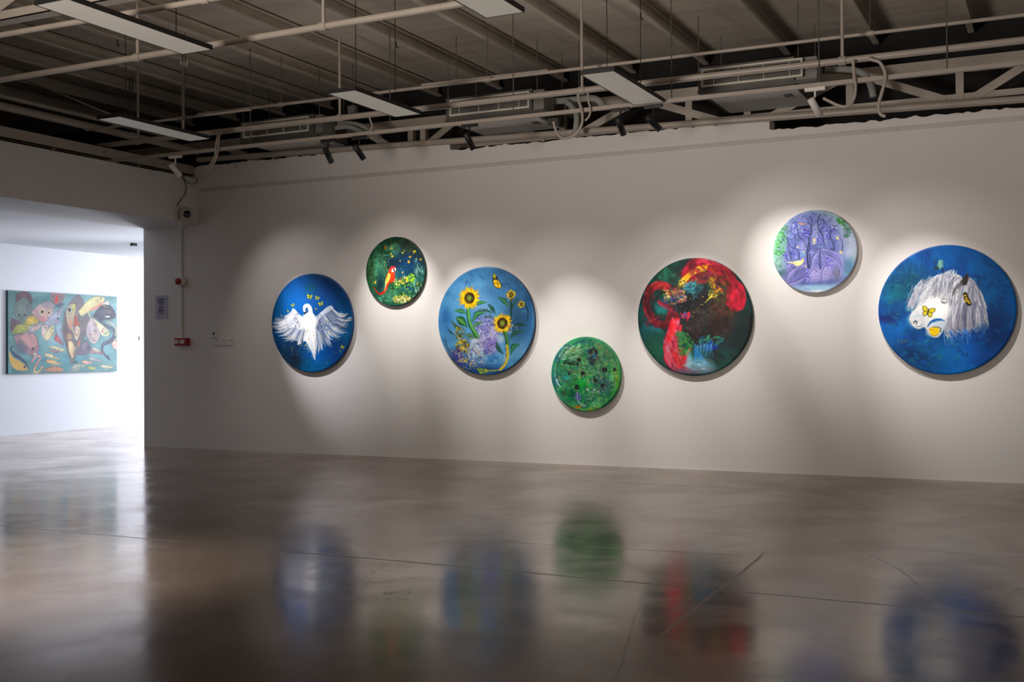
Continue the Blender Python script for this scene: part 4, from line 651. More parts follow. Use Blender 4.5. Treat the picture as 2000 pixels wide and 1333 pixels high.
# long wall: three stepped heights with a roughly torn plaster top
def long_wall():
    m = MB(); T = .227
    xs = []; x = WX0
    while x < 6: xs.append(x); x += .045
    def top(x): 
        z = 3.55 if x < -6.117 else 3.449 if x < -2.55 else 3.345
        return z+(.003*math.sin(x*9)+.004*math.sin(x*31+1)+.018*(random.random()-.5))
    xs = sorted(xs+[-6.118, -6.116, -2.551, -2.549, 6.0])
    zt = [top(x) for x in xs]
    vs = []
    for x, z in zip(xs, zt): vs += [(x, 0, 0), (x, 0, z), (x, T, z), (x, T, 0)]
    fs = []
    for i in range(len(xs)-1):
        a = 4*i; b = a+4
        fs += [(a, b, b+1, a+1), (a+1, b+1, b+2, a+2), (a+2, b+2, b+3, a+3)]
    n = 4*(len(xs)-1)
    fs += [(0, 1, 2, 3), (n, n+3, n+2, n+1)]
    m.add(vs, fs)
    return m
struct(long_wall().build('wall_back', WALL))
# hanging rail high on the wall: two slim battens with a groove
struct(MB().box(-9.70, 6, -.014, 0, 3.254, 3.272).box(-9.70, 6, -.004, 0, 3.240, 3.254).box(-9.70, 6, -.014, 0, 3.228, 3.240).build('trim_1', RAIL))
# lintel over the opening
struct(MB().box(-10.65, -9.732, -13, 0, 2.815, 3.392).build('wall_left', WALL, bevel=.006))
# side room
FA = Vector((-13.93, -.55, 0)); FD = Vector((-.155, 3.022, 0)).normalized(); FN = Vector((FD.y, -FD.x, 0))
def far(s, z, out=0): p = FA+FD*s+FN*out; return Vector((p.x, p.y, z))
m = MB(); q = [far(-13, 0), far(8, 0), far(8, 0, -.2), far(-13, 0, -.2)]
m.add([(p.x, p.y, z) for z in (0, 2.95) for p in q], [(0, 1, 5, 4), (1, 2, 6, 5), (2, 3, 7, 6), (3, 0, 4, 7), (4, 5, 6, 7), (3, 2, 1, 0)]); struct(m.build('wall_far', SIDEWALL))
struct(MB().box(-15.4, -10.66, -14, 8, 2.835, 2.95).build('ceiling_1', SIDEWALL))
struct(MB().box(-15.4, -10.45, 7.5, 7.7, 0, 2.835).build('wall_end', SIDEWALL))
struct(MB().box(-10.65, -10.45, .23, 7.5, 0, 2.835).build('wall_partition', SIDEWALL))
# roof void behind the long wall
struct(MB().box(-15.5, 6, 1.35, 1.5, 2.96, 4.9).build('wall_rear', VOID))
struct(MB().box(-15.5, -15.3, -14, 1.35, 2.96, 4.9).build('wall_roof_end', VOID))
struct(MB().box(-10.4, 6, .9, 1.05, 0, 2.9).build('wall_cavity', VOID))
struct(MB().box(-15.5, 6, -14, 1.4, 4.55, 4.62).build('ceiling', DECK))
# roof purlins: C sections running away from the camera
ORD = ['first', 'second', 'third', 'fourth', 'fifth', 'sixth', 'seventh', 'eighth', 'ninth', 'tenth', 'eleventh', 'twelfth', 'thirteenth', 'fourteenth', 'fifteenth', 'sixteenth', 'seventeenth']
PX = [-.83, -1.755, -2.675, -3.585, -4.44, -5.30, -6.16, -7.01, -7.83, -8.64, -9.43, -10.22, -11.0, -11.8]
for i, x in enumerate(PX):
    p = MB()
    p.box(x, x+.006, -12.5, 1.3, 4.40, 4.53); p.box(x+.006, x+.058, -12.5, 1.3, 4.40, 4.407); p.box(x+.006, x+.058, -12.5, 1.3, 4.523, 4.53); p.box(x+.051, x+.058, -12.5, 1.3, 4.407, 4.422)
    o = p.build('roof_purlin', PURLIN); tag(o, 'grey painted steel roof purlin, %s counted from the right edge of the ceiling' % ORD[i], 'beam', 'roof purlins under the boards')

# ------------------------------------------------------------------ paintings
def to_lin(a):
    a = np.clip(a, 0, 255)/255.; return np.where(a <= .04045, a/12.92, ((a+.055)/1.055)**2.4)
def paint_mat(name, rough=.42, bump=.15):
    m = bpy.data.materials.new(name); m.use_nodes = True; nt = m.node_tree; N = nt.nodes; L = nt.links; b = N['Principled BSDF']
    a = N.new('ShaderNodeVertexColor'); a.layer_name = 'paint'
    L.new(a.outputs['Color'], b.inputs['Base Color']); b.inputs['Roughness'].default_value = rough; b.inputs['Specular IOR Level'].default_value = .2
    tc = N.new('ShaderNodeTexCoord'); n = N.new('ShaderNodeTexNoise'); n.inputs['Scale'].default_value = 55; n.inputs['Detail'].default_value = 3; L.new(tc.outputs['Object'], n.inputs['Vector'])
    bp = N.new('ShaderNodeBump'); bp.inputs['Strength'].default_value = bump; bp.inputs['Distance'].default_value = .004; L.new(n.outputs['Fac'], bp.inputs['Height']); L.new(bp.outputs[0], b.inputs['Normal'])
    return m
PAINT = paint_mat('oil_paint')
def colour(me, vals):
    ca = me.color_attributes.new('paint', 'FLOAT_COLOR', 'POINT'); buf = np.ones((len(vals), 4), np.float32); buf[:, :3] = vals; ca.data.foreach_set('color', buf.ravel())
def grid_mesh(name, P, nu, nv, img, uv, matl, parent):
    me = bpy.data.meshes.new(name); n = nu*nv
    i = np.arange(nv-1)[:, None]*nu+np.arange(nu-1)[None]; q = np.stack([i, i+1, i+nu+1, i+nu], -1).reshape(-1)
    me.vertices.add(n); me.vertices.foreach_set('co', P.astype(np.float32).ravel()); nf = (nu-1)*(nv-1)
    me.loops.add(nf*4); me.loops.foreach_set('vertex_index', q.astype(np.int32)); me.polygons.add(nf); me.polygons.foreach_set('loop_start', np.arange(nf, dtype=np.int32)*4)
    me.update(); me.validate()
    H, W = img.shape[:2]; x = np.clip(uv[:, 0]*(W-1), 0, W-1.001); y = np.clip(uv[:, 1]*(H-1), 0, H-1.001); xi = x.astype(int); yi = y.astype(int); fx = (x-xi)[:, None]; fy = (y-yi)[:, None]
    c = (img[yi, xi]*(1-fx)+img[yi, xi+1]*fx)*(1-fy)+(img[yi+1, xi]*(1-fx)+img[yi+1, xi+1]*fx)*fy
    colour(me, to_lin(c)); me.materials.append(matl)
    o = bpy.data.objects.new(name, me); COL.objects.link(o); o.parent = parent; return o
def round_painting(cx, cz, R, img, label, rim_col, name, n=250, depth=.042):
    t = thing(name, label, 'painting', (cx, 0, cz), 'round canvases hung along the white wall')
    u, v = np.meshgrid(np.linspace(-1, 1, n), np.linspace(1, -1, n)); X = u*np.sqrt(1-v*v/2); Z = v*np.sqrt(1-u*u/2)
    P = np.stack([X*R, np.full_like(X, -depth), Z*R], -1).reshape(-1, 3)
    P[:, 1] += .004*np.clip((np.hypot(P[:, 0], P[:, 2])/R-.975)/.025, 0, 1)**2
    grid_mesh('canvas_face', P, n, n, img, np.stack([(X.ravel()+1)/2, (1-Z.ravel())/2], 1), PAINT, t)
    e = MB(); N = 128; prof = [(R*.9999, depth-.0042), (R+.0015, depth-.008), (R+.0015, .006), (R-.004, .003)]
    e.lathe(prof, (0, 0, 0), (0, -1, 0), N); e.add([(x, -.003, z) for x, z in ((R*.9*math.cos(6.2832*k/64), R*.9*math.sin(6.2832*k/64)) for k in range(64))], [list(range(64))])
    o = e.build('stretcher_edge', mat('edge_'+name, rim_col, .6, var=.12, scale=9)); o.parent = t; o['label'] = 'painted canvas edge'
    return t
S = 300
round_painting(-7.985, 1.552, .583, paint_swan(S), 'round blue painting of a white swan spreading its wings', (10, 70, 140), 'round_painting')
round_painting(-6.82, 2.118, .394, paint_parrot(S), 'small round dark green painting of a red macaw', (44, 66, 58), 'round_painting')
round_painting(-5.665, 1.535, .592, paint_sun(S), 'round blue painting of two tall yellow sunflowers', (30, 56, 96), 'round_painting')
round_painting(-4.49, .957, .391, paint_green(S), 'small round bright green abstract painting hung lowest on the wall', (40, 150, 90), 'round_painting')
round_painting(-3.315, 1.535, .590, paint_red(S), 'round painting of crimson and yellow plumes on dark teal', (40, 70, 66), 'round_painting')
round_painting(-2.12, 2.138, .395, paint_tree(S), 'small round lilac painting of twisting trees and yellow birds', (206, 208, 216), 'round_painting')
round_painting(-.95, 1.555, .588, paint_horse(S), 'round deep blue painting of a white horse head', (14, 62, 130), 'round_painting')
# fish picture in the side room
fi = paint_fish(S); s0, s1 = 1.22, 3.46; t = thing('rectangular_painting', 'wide turquoise painting crowded with fish, on the side room wall', 'painting', far((s0+s1)/2, .91))
nu, nv = 360, 212; uu, vv = np.meshgrid(np.linspace(0, 1, nu), np.linspace(0, 1, nv)); L0 = s1-s0
P = np.stack([FD.x*(uu-.5)*L0+FN.x*.042, FD.y*(uu-.5)*L0+FN.y*.042, (1-vv)*1.235], -1).reshape(-1, 3)
grid_mesh('canvas_face', P, nu, nv, fi, np.stack([uu.ravel(), vv.ravel()], 1), PAINT, t)
e = MB(); a, b, c, d = [FD*k+FN*o for k, o in ((-L0/2, .002), (L0/2, .002), (L0/2, .041), (-L0/2, .041))]
e.add([(p.x, p.y, z) for z in (0, 1.235) for p in (a, b, c, d)], [(0, 1, 5, 4), (1, 2, 6, 5), (3, 0, 4, 7), (4, 5, 6, 7), (3, 2, 1, 0), (2, 3, 7, 6)])
o = e.build('stretcher_edge', mat('edge_fish', (40, 78, 84), .6, var=.1)); o.parent = t; o['label'] = 'dark teal canvas edge'
k = MB().box(-.006, .006, -.004, .004, 0, .06).build('wall_hook', BLACK); k.location = far(4.03, 1.43, .008); tag(k, 'tiny dark hook on the side room wall right of the fish painting', 'hook')

# ------------------------------------------------------------------ pendant panel lamps
def panel_lamp(x, y0, label, L=1.25, W=.285, z=3.40):
    t = thing('panel_lamp', label, 'lamp', (x+W/2, y0+L/2, z), 'hanging panel lamps'); h = .035; b = .006
    m = MB(); m.box(x, x+b, y0, y0+L, z, z+h); m.box(x+W-b, x+W, y0, y0+L, z, z+h); m.box(x+b, x+W-b, y0, y0+b, z, z+h); m.box(x+b, x+W-b, y0+L-b, y0+L, z, z+h); m.box(x+b, x+W-b, y0+b, y0+L-b, z+h-.006, z+h)
    m.build('housing', BLACK, t)
    d = MB().box(x+b, x+W-b, y0+b, y0+L-b, z+.003, z+.008).build('diffuser', DIFF, t); d['label'] = 'white opal diffuser'
    for yy in (y0+.22, y0+L-.22):
        MB().tube([(x+W/2, yy, z+h), (x+W/2, yy, 4.55)], .0035, 6).build('suspension_wire', BLACK, t)
    return t
panel_lamp(-5.80, -5.93, 'largest hanging black framed panel lamp at upper left of the ceiling', L=1.33)
panel_lamp(-8.12, -3.20, 'hanging black framed panel lamp nearest the lintel of the side room')
panel_lamp(-5.595, -3.07, 'hanging black framed panel lamp above the macaw painting', L=1.08)
panel_lamp(-3.43, -2.68, 'hanging black framed panel lamp high above the bright green painting')
panel_lamp(-3.40, -5.60, 'hanging black framed panel lamp cut by the top edge of the picture', L=1.22)

# ------------------------------------------------------------------ pipes across the hall
def pipe(name, label, cat, a, b, r, hang=(), ztop=4.45, rh=.014, mtl=PIPE, group=None, cuff=.02, slant=None):
    a = Vector(a); b = Vector(b); t = thing(name, label, cat, a, group)
    MB().tube([a, b], r, 12).build('pipe_run', mtl, t)
    for x in hang:
        p = a+(b-a)*((x-a.x)/(b.x-a.x)) if abs(b.x-a.x) > abs(b.y-a.y) else a+(b-a)*((x-a.y)/(b.y-a.y))
        q = Vector((p.x, p.y, ztop))
        MB().tube([p, q], rh, 8).build('hanger_post', mtl if rh > .01 else ROD, t)
        MB().tube([p-(b-a).normalized()*.03, p+(b-a).normalized()*.03], r+.008, 12).build('coupling', mtl, t)
    return t
pipe('ceiling_pipe', 'long cream sprinkler pipe crossing behind the large upper left lamp', 'pipe', (-14, -4.03, 3.60), (4, -4.27, 3.60), .026, [-6.70, -4.86, -2.6])
pipe('ceiling_pipe', 'bright cream pipe in the upper left corner, left of the large lamp', 'pipe', (-13, -5.2, 3.60), (3, -4.85, 3.60), .021, [-5.2])
pipe('ceiling_pipe', 'cream sprinkler pipe running in front of the three air conditioners', 'pipe', (-8.55, -1.42, 3.60), (4, -1.33, 3.60), .029, [-6.62, -3.95, -1.62])
pipe('ceiling_pipe', 'short cream branch pipe behind the lamp nearest the lintel', 'pipe', (-9.98, -1.40, 3.60), (-8.60, -1.42, 3.60), .030, [-9.36, -8.69])
pipe('ceiling_pipe', 'thin cream conduit running high above the air conditioners', 'pipe', (-8.75, -1.11, 3.90), (5, -.90, 3.90), .016, [-7.6, -5.1, -1.45], 4.41, .0045)
pipe('ceiling_pipe', 'second thin conduit lying close under the roof purlins', 'pipe', (-5.9, -.98, 3.95), (-4.5, -.93, 3.95), .013, [-5.5], 4.41, .005)
pipe('ceiling_pipe', 'thin cream rod left of the lamp nearest the lintel', 'pipe', (-9.70, -1.85, 3.68), (-7.4, -1.85, 3.68), .013, [-8.3], 4.41, .006)
pipe('drain_pipe', 'gently sloping cream drain pipe lying along the top of the long wall', 'pipe', (-9.70, -.045, 3.622), (1.6, -.045, 3.362), .034, [])
for i, (x, dz, lab) in enumerate(((-9.68, 3.745, 'thick cream pipe along the lintel side, lower of the pair'), (-9.72, 3.86, 'slimmer cream pipe along the lintel side, upper of the pair'))):
    pipe('lintel_pipe', lab, 'pipe', (x, -12, dz), (x+.03, -.1 if i == 0 else -.5, dz-.03), .042 if i == 0 else .026, [-3.2, -1.2], 4.41, .008)
# steel channel above the lintel
t = thing('steel_channel', 'cream steel channel beam lying over the lintel with a dark gap below', 'beam', (-9.85, -6, 3.43))
MB().box(-9.80, -9.79, -12.5, -.02, 3.435, 3.565).box(-9.88, -9.79, -12.5, -.02, 3.555, 3.565).box(-9.88, -9.79, -12.5, -.02, 3.435, 3.445).build('channel_body', STEEL, t)
for y in (-2.2, -.95): MB().box(-9.82, -9.79, y-.012, y+.012, 3.415, 3.435).build('packer', STEEL, t)
for y in (-1.5, -.55, -.42): MB().tube([(-9.79, y, 3.50), (-9.786, y, 3.50)], .009, 8).build('bolt_hole', BLACK, t)

# ------------------------------------------------------------------ roof truss behind the long wall and one over the hall
def truss(label, y, zb, zt, nodes, posts, x0, x1):
    t = thing('roof_truss', label, 'truss', (x0, y, zb)); w = .11
    def angle(a, b, name, w=.075):
        a = Vector(a); b = Vector(b); d = (b-a).normalized(); n = Vector((0, 1, 0)).cross(d)
        m = MB(); m.bar(a, b, w, .008); m.bar(a-n*(w/2)*(-1 if n.z > 0 else 1)+Vector((0, .05, 0)), b-n*(w/2)*(-1 if n.z > 0 else 1)+Vector((0, .05, 0)), .008, .10); m.build(name, STEEL, t)
    m = MB(); m.box(x0, x1, y, y+.008, zt, zt+.115); m.box(x0, x1, y, y+.13, zt-.008, zt); m.build('top_chord', STEEL, t)
    m = MB(); m.box(x0, x1, y, y+.008, zb, zb+.07); m.box(x0, x1, y, y+.11, zb, zb+.008); m.build('bottom_chord', STEEL, t)
    for x in posts: 
        m = MB(); m.box(x-.035, x+.035, y-.008, y, zb, zt+.02); m.box(x+.027, x+.035, y, y+.07, zb, zt); m.build('post', STEEL, t)
    for a, b in nodes: angle((a, y-.006, zb+.02), (b, y-.006, zt+.02), 'diagonal')
    return t
truss('cream steel roof truss standing in the dark gap behind the long wall', .45, 3.545, 3.845,
      [(-.98, -1.70), (-.72, -.20), (-3.15, -3.95), (-2.65, -1.95), (-4.78, -4.10), (-5.15, -5.95), (-6.78, -6.30), (-7.05, -7.55), (-8.8, -8.2), (-9.0, -9.7), (1.1, .45), (1.3, 2.)],
      [-.85, -2.88, -4.95, -6.90, -1.86, -6.73, -3.5, -8.9, 1.2], -14.5, 5.5)
truss('cream steel roof truss crossing overhead in the upper left corner', -5.05, 3.72, 4.02,
      [(-7.4, -6.6), (-6.4, -6.9), (-5.6, -6.2), (-5.2, -4.6), (-9, -8.2), (-9.2, -9.9), (-3, -3.8), (-2.8, -2)], [-6.5, -5.4, -9.1, -2.9, -7.6], -14.5, 5.5)

# ------------------------------------------------------------------ air conditioners
def aircon(x0, x1, y, z0, gx0, gx1, label, boxr=.10, rear=.42, panel=True):
    t = thing('air_conditioner', label, 'air conditioner', ((x0+x1)/2, y+.4, z0), 'ceiling air conditioners above the long wall'); z1 = z0+.25
    c = MB(); c.box(x0, x1-boxr, y+.03, rear, z0, z1); c.box(x0-.006, x1+.006, y+.028, y+.04, z0-.004, z0+.03); c.build('casing', CASE, t, bevel=.004)
    MB().box(x1-boxr, x1, y+.06, y+.32, z0+.02, z1-.01).build('control_box', GALV, t, bevel=.004)
    gz0, gz1 = z0+.052, z0+.222; b = .016
    g = MB(); g.box(gx0, gx1, y, y+.03, gz0, gz0+b); g.box(gx0, gx1, y, y+.03, gz1-b, gz1); g.box(gx0, gx0+b, y, y+.03, gz0+b, gz1-b); g.box(gx1-b, gx1, y, y+.03, gz0+b, gz1-b)
    g.m = 1; g.box(gx0+b, gx1-b, y+.026, y+.030, gz0+b, gz1-b); fr = g.build('grille_frame', [GRILLE, BLACK], t)
    n = 9; s = MB(); 
    for i in range(n):
        z = gz0+b+(gz1-gz0-2*b)*(i+.5)/n; s.bar((gx0+b, y+.012, z), (gx1-b, y+.012, z), .0026, .009, ref=(0, 1, 0))
    for k in (1, 3, 5, 7): xx = gx0+(gx1-gx0)*k/8; s.box(xx-.003, xx+.003, y+.004, y+.02, gz0+b, gz1-b)
    s.build('grille_slats', GRILLE, fr)
    if panel:
        p = MB().box(x0+.06, x1-boxr-.02, y+.20, rear-.04, z0-.012, z0-.001).build('service_panel', WHITE, t); p['label'] = 'pale service panel underneath'
        MB().box(x1-boxr-.18, x1-boxr-.10, y+.36, y+.50, z0-.015, z0-.012).build('panel_latch', GALV, p)
    for xx in (x0-.02, x1-boxr+.02):
        for yy in (y+.12, rear-.1):
            MB().tube([(xx, yy, z1-.03), (xx, yy, 4.42)], .005, 6).box(xx-.025, xx+.025, yy-.02, yy+.02, z1-.036, z1-.030).build('hanger_rod', ROD, t)
    return t
aircon(-3.10, -1.99, -.58, 3.648, -3.06, -2.11, 'rightmost ceiling air conditioner with pale slatted grille, behind the lone white track spotlight', .2, .44)
aircon(-5.86, -4.73, -.58, 3.638, -5.80, -4.87, 'middle ceiling air conditioner with slatted grille, above the sunflower painting', .12, .28)
aircon(-8.62, -7.47, -.58, 3.650, -8.555, -7.625, 'leftmost ceiling air conditioner with slatted grille, above the swan painting', .10, .12)

# ------------------------------------------------------------------ hoses and cables
def hose(name, label, cat, pts, r, mtl, n=10):
    o = MB().tube(smooth_path(pts), r, n).build(name, mtl); return tag(o, label, cat)
def at(y, *pp): return [onY(a, b, y) for a, b in pp]
hose('refrigerant_pipe', 'thick insulated pipe arching right from the middle air conditioner', 'pipe', at(-.2, (1082, 198), (1110, 196), (1150, 192), (1168, 196), (1180, 210)), .035, RUBBER)
hose('refrigerant_pipe', 'insulated pipe dropping beside the middle air conditioner', 'pipe', [onY(1107, 199, -.262)]+at(-.32, (1116, 208), (1126, 226), (1125, 250), (1123, 262)), .030, RUBBER)
hose('refrigerant_pipe', 'insulated pipe curving right from the leftmost air conditioner, upper one', 'pipe', at(-.2, (653, 245), (680, 241), (705, 246), (722, 256), (742, 270)), .030, RUBBER)
hose('refrigerant_pipe', 'insulated pipe curving right from the leftmost air conditioner, lower one', 'pipe', at(-.30, (656, 250), (680, 248), (702, 256), (718, 268)), .026, RUBBER)
hose('refrigerant_pipe', 'insulated pipe bending down right of the rightmost air conditioner', 'pipe', at(-.1, (1612, 137), (1660, 136), (1688, 146), (1700, 165), (1706, 190)), .032, RUBBER)
hose('refrigerant_pipe', 'dark insulated pipe behind the rightmost air conditioner outlet', 'pipe', at(.04, (1605, 140), (1650, 140), (1690, 150), (1712, 178), (1714, 192)), .022, DUCTD)
hose('flexible_conduit', 'white looped conduit hanging right of the middle air conditioner', 'cable', at(-1.437, (1081, 238), (1087, 258), (1097, 269), (1108, 270), (1126, 261), (1137, 240), (1136, 215), (1131, 199), (1129, 184)), .013, PIPE)
hose('flexible_conduit', 'short white conduit behind the loop right of the middle air conditioner', 'cable', at(-1.437, (1148, 182), (1149, 196), (1153, 212), (1151, 226), (1143, 236)), .010, PIPE)
hose('flexible_conduit', 'white conduit looping under the box right of the rightmost air conditioner', 'cable', at(-1.437, (1666, 117), (1668, 146), (1671, 170), (1668, 192), (1656, 207), (1640, 207), (1620, 198), (1608, 192)), .013, PIPE)
hose('flexible_conduit', 'long white S shaped conduit hanging over the wall top above the horse painting', 'cable', at(-1.437, (1696, 113), (1704, 117), (1718, 122), (1728, 140), (1728, 160), (1722, 182), (1716, 205), (1719, 222), (1729, 228)), .014, PIPE)
hose('flexible_conduit', 'white conduit curving down into the corner above the lintel', 'cable', at(-1.437, (426, 257), (425, 265), (422, 285), (420, 305), (412, 320), (402, 329)), .012, PIPE)
hose('flexible_conduit', 'second white conduit behind the curved one above the lintel', 'cable', at(-1.437, (431, 256), (428, 268), (425, 300), (416, 322), (406, 333)), .010, PIPE)
hose('flexible_conduit', 'thin white conduit dropping behind the sprinkler pipe near the leftmost air conditioner', 'cable', at(-1.437, (722, 228), (723, 234), (727, 246), (724, 256)), .010, PIPE)
hose('flexible_conduit', 'thin cream cable sagging from the sprinkler coupling at upper left', 'cable', at(-2.2, (20, 150), (70, 165), (120, 184), (170, 205), (222, 226)), .008, PIPE)
p = onY(689, 215, -.2); t = thing('junction_box', 'small grey junction box beside the lamp above the parrot painting', 'box', p); MB().box(p.x-.05, p.x+.05, p.y-.035, p.y+.035, p.z-.045, p.z+.045).build('box_body', GALV, t, bevel=.004); MB().tube([p, (p.x, p.y, 4.55)], .005, 6).build('hanger_rod', ROD, t)
o = MB().box(-.055, .055, -.03, .03, -.03, .03).build('junction_box', DUCTD, bevel=.004); o.location = onY(1082, 238, -1.41); tag(o, 'dark junction box at the end of the white loop', 'box')
t = thing('duct_collar', 'dark round duct collar right of the middle air conditioner', 'duct', (-4.56, .10, 3.70)); p = Vector((-4.60, .10, 3.79))
MB().lathe([(.0, -.11), (.095, -.11), (.10, -.08), (.093, -.05), (.10, -.02), (.093, .02), (.10, .06), (.095, .11), (0, .11)], p, (1, 0, 0), 20).build('duct_body', DUCTD, t); MB().tube([p, (p.x, p.y, 4.56)], .005, 6).build('hanger_rod', ROD, t)
o = MB().lathe([(0, 0), (.05, 0), (.052, .02), (.03, .05), (0, .055)], (0, 0, 0), (0, 0, -1), 16).build('smoke_detector', WHITE); o.location = (onZ(360, 121, 4.40)); tag(o, 'round white smoke detector under the roof at upper left', 'detector')
for i, (px, py, lab) in enumerate(((236, 76, 'small dark hook on a purlin left of the large upper lamp'), (779, 80, 'small dark hook on a purlin above the parrot painting lamp'), (1256, 24, 'small dark hook on a purlin above the crimson plume painting lamp'))):
    p = onZ(px, py, 4.40); p.x = min(PX, key=lambda q: abs(q-p.x))+.03; o = MB().tube([(0, 0, 0), (0, 0, -.05), (.012, 0, -.07), (.02, 0, -.055)], .006, 6).build('purlin_hook', BLACK); o.location = p; tag(o, lab, 'hook')

# ------------------------------------------------------------------ lighting track and spotlights
t = thing('lighting_track', 'long pale lighting track hung in front of the wall top, carrying the spotlights', 'track', (-4, TRY, TRZ))
MB().box(-9.95, 5, TRY-.018, TRY+.018, TRZ-.004, TRZ+.030).build('track_rail', PIPE, t)
for px, py in ((489, 270), (762, 250), (1003, 236), (1312, 206), (1600, 174), (1850, 150)):
    p = onY(px, py, TRY); MB().tube([(p.x, TRY, TRZ+.03), (p.x, TRY, 4.46)], .0055, 6).build('track_rod', ROD, t)
def spotlight(x, aim, label, mtl):
    t = thing('track_spotlight', label, 'spotlight', (x, TRY, TRZ), 'spotlights clipped under the track'); z = TRZ-.004
    MB().box(x-.085, x+.085, TRY-.018, TRY+.018, z-.03, z).build('track_adapter', mtl, t, bevel=.003)
    src = Vector((x, TRY, TRZ-.17)); d = (Vector(aim)-src).normalized()
    MB().tube([(x, TRY, z-.03), (x, TRY, z-.075), tuple(src-d*.045+Vector((0, 0, .0)))], .009, 8).build('arm', mtl, t)
    h = MB().lathe([(0, -.085), (.026, -.085), (.030, -.08), (.030, .085), (.026, .085), (.025, .05), (0, .05)], src, d, 18).build('lamp_head', mtl, t)
    return t
names = ['white track spotlight hanging at the left end of the track by the corner', 'black track spotlight under the leftmost air conditioner, left of a pair', 'black track spotlight beside the leftmost air conditioner, right of a pair',
         'black track spotlight in front of the middle air conditioner', 'black track spotlight below the lamp over the bright green painting, left of a pair', 'black tilted track spotlight below the lamp over the bright green painting, right of a pair', 'white track spotlight in front of the rightmost air conditioner']
WHITEPT = mat('white_enamel', (232, 228, 224), .35, var=.02)
for (lx, ax, az, pw), lab in zip(SPOTS, names):
    spotlight(lx, (ax, 0, az), lab, WHITEPT if lab.startswith('white') else BLACK)

# ------------------------------------------------------------------ fittings at the left end of the wall
t = thing('security_camera', 'white security camera with black lens on the lintel corner', 'camera', (-9.70, -.34, 2.9))
MB().box(-9.732, -9.715, -.42, -.25, 2.84, 2.99).build('back_plate', WALL, t, bevel=.005)
c = Vector((-9.64, -.33, 2.91)); d = Vector((.75, -.62, -.12)).normalized()
MB().lathe([(0, -.085), (.045, -.08), (.075, -.05), (.085, 0), (.08, .045), (.064, .075), (.052, .085), (0, .085)], c, d, 24).build('camera_ball', CREAM, t)
MB().lathe([(0, .086), (.044, .086), (.045, .097), (.038, .099), (.03, .095), (0, .094)], c, d, 24).build('lens', LENS, t)
MB().lathe([(0, -.03), (.05, -.03), (.06, 0), (.055, .05), (.035, .08), (0, .09)], (-9.66, -.34, 2.835), (0, 0, -1), 20).build('dome', CREAM, t)
hose('cable', 'thin green cable hanging in a loop above the security camera', 'cable', [onX(a_, b_, -9.722) for a_, b_ in ((354, 343), (363, 360), (362, 378), (352, 392), (346, 402))] , .006, CABLEG, 6)
hose('cable', 'short dark cable looped just under the steel channel end', 'cable', [onX(a_, b_, -9.718) for a_, b_ in ((357, 343), (364, 354), (374, 360), (383, 357), (386, 348))], .005, CABLEG, 6)
a, b = onY(356, 447, -.012), onY(356, 661, -.012)
o = MB().tube([(-10.003, -.012, a.z), (-10.003, -.012, b.z)], .012, 10).build('wall_conduit', WALL); tag(o, 'thin white vertical conduit running down to the red alarm unit', 'conduit')
t = thing('alarm_sounder', 'round grey wall sounder with a dark red front on the vertical conduit', 'alarm', (-9.985, 0, 2.105))
MB().lathe([(0, 0), (.062, 0), (.064, .02), (.058, .045), (.05, .06), (0, .06)], (-9.985, -.02, 2.105), (0, -1, 0), 22).build('sounder_base', WHITE, t)
MB().lathe([(0, .055), (.040, .055), (.040, .095), (.034, .105), (0, .108)], (-9.985, -.02, 2.105), (0, -1, 0), 20).build('red_cap', RED, t)
t = thing('alarm_unit', 'red rectangular alarm unit with two pale labels on the wall', 'alarm', (-9.98, 0, 1.345))
MB().box(-10.086, -9.878, -.062, 0, 1.298, 1.392).build('unit_body', RED, t, bevel=.006)
for x in (-10.045, -9.955):
    l = MB().box(x-.032, x+.032, -.0645, -.062, 1.325, 1.368).build('pale_label', WHITE, t)
    i = MB()
    for k in range(4): i.box(x-.022+.012*k, x-.015+.012*k, -.0655, -.0645, 1.342, 1.352)
    i.build('print', RED, l)
t = thing('camera_notice', 'pale lilac security notice card with dome camera symbol on the wall', 'sign', (-10.345, 0, 1.795))
MB().box(-10.447, -10.243, -.006, 0, 1.647, 1.943).build('card', PAPER, t)
m = MB(); x, z = -10.350, 1.862
m.box(x-.050, x+.050, -.0075, -.006, z+.030, z+.040); m.box(x-.050, x-.043, -.0075, -.006, z+.008, z+.030); m.box(x+.043, x+.050, -.0075, -.006, z+.008, z+.030); m.box(x-.050, x+.050, -.0075, -.006, z+.002, z+.009)
for k in range(12):
    a0, a1 = math.pi*(1+k/12), math.pi*(1+(k+1)/12); m.bar((x+.042*math.cos(a0), -.0068, z+.002+.046*math.sin(a0)), (x+.042*math.cos(a1), -.0068, z+.002+.046*math.sin(a1)), .007, .0015)
for k in range(16):
    a0, a1 = 6.2832*k/16, 6.2832*(k+1)/16; m.bar((x+.018*math.cos(a0), -.0068, z-.012+.018*math.sin(a0)), (x+.018*math.cos(a1), -.0068, z-.012+.018*math.sin(a1)), .006, .0015)
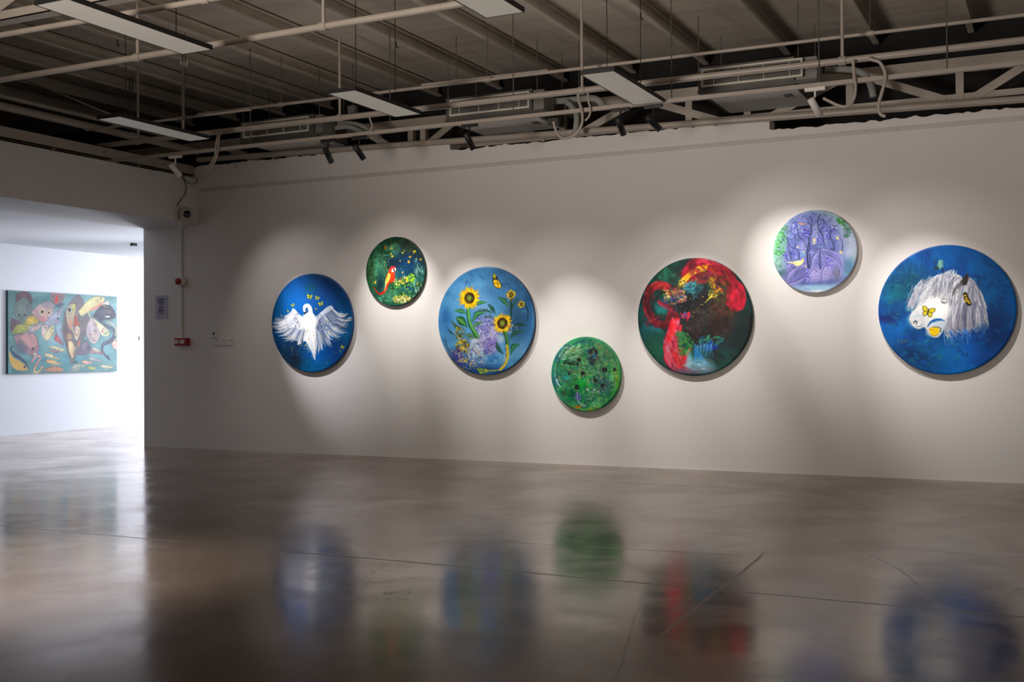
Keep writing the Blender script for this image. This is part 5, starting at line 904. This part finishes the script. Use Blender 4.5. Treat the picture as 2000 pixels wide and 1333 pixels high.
m.box(x-.006, x+.006, -.0075, -.006, z-.018, z-.006); m.bar((x-.030, -.0068, z+.018), (x+.03, -.0068, z+.026), .005, .0015); m.build('camera_symbol', INK, t)
m = MB()
for row, (zz, h, n, wd) in enumerate(((1.790, .020, 4, .020), (1.757, .024, 4, .022), (1.729, .014, 5, .014), (1.706, .006, 9, .007))):
    for k in range(n):
        cx = x-.045+(k+.5)*.09/n
        if row == 3: m.box(cx-wd/2, cx+wd/2, -.0075, -.006, zz-h/2, zz+h/2); continue
        for j in range(3): m.box(cx-wd/2, cx+wd/2, -.0075, -.006, zz-h/2+h*j/2.6, zz-h/2+h*j/2.6+h*.18)
        m.box(cx-wd*.1, cx+wd*.1, -.0075, -.006, zz-h/2, zz+h/2)
m.build('lettering', INK, t)
t = thing('thermostat', 'small white thermostat with black display on the wall above the switches', 'thermostat', (-9.48, 0, 1.41))
MB().box(-9.525, -9.435, -.014, 0, 1.385, 1.48).build('thermostat_body', WALL, t, bevel=.003); MB().box(-9.496, -9.474, -.016, -.014, 1.425, 1.462).build('display', LENS, t)
for k in range(3): MB().box(-9.505+.02*k, -9.493+.02*k, -.016, -.014, 1.394, 1.400).build('button', GALV, t)
for k, lab in enumerate(('leftmost of three white switch plates below the thermostat', 'middle one of three white switch plates below the thermostat', 'rightmost of three white switch plates below the thermostat')):
    x = -9.53+.112*k; t = thing('switch_plate', lab, 'switch', (x+.055, 0, 1.29), 'white switch plates')
    MB().box(x, x+.108, -.010, 0, 1.292, 1.378).build('plate', WALL, t, bevel=.003); MB().box(x+.020, x+.066, -.013, -.010, 1.304, 1.366).build('rocker', WALL, t, bevel=.002)
    MB().box(x+.078, x+.088, -.0125, -.010, 1.352, 1.364).build('indicator', BLACK, t)
t = thing('ceiling_spot_rail', 'short dark ended spot rail on the side room ceiling', 'lamp', (-12.2, 2., 2.835))
MB().box(-12.36, -12.32, 1.55, 5.0, 2.815, 2.835).build('rail', SIDEWALL, t); MB().box(-12.37, -12.31, 1.50, 1.58, 2.795, 2.835).build('end_cap', BLACK, t)
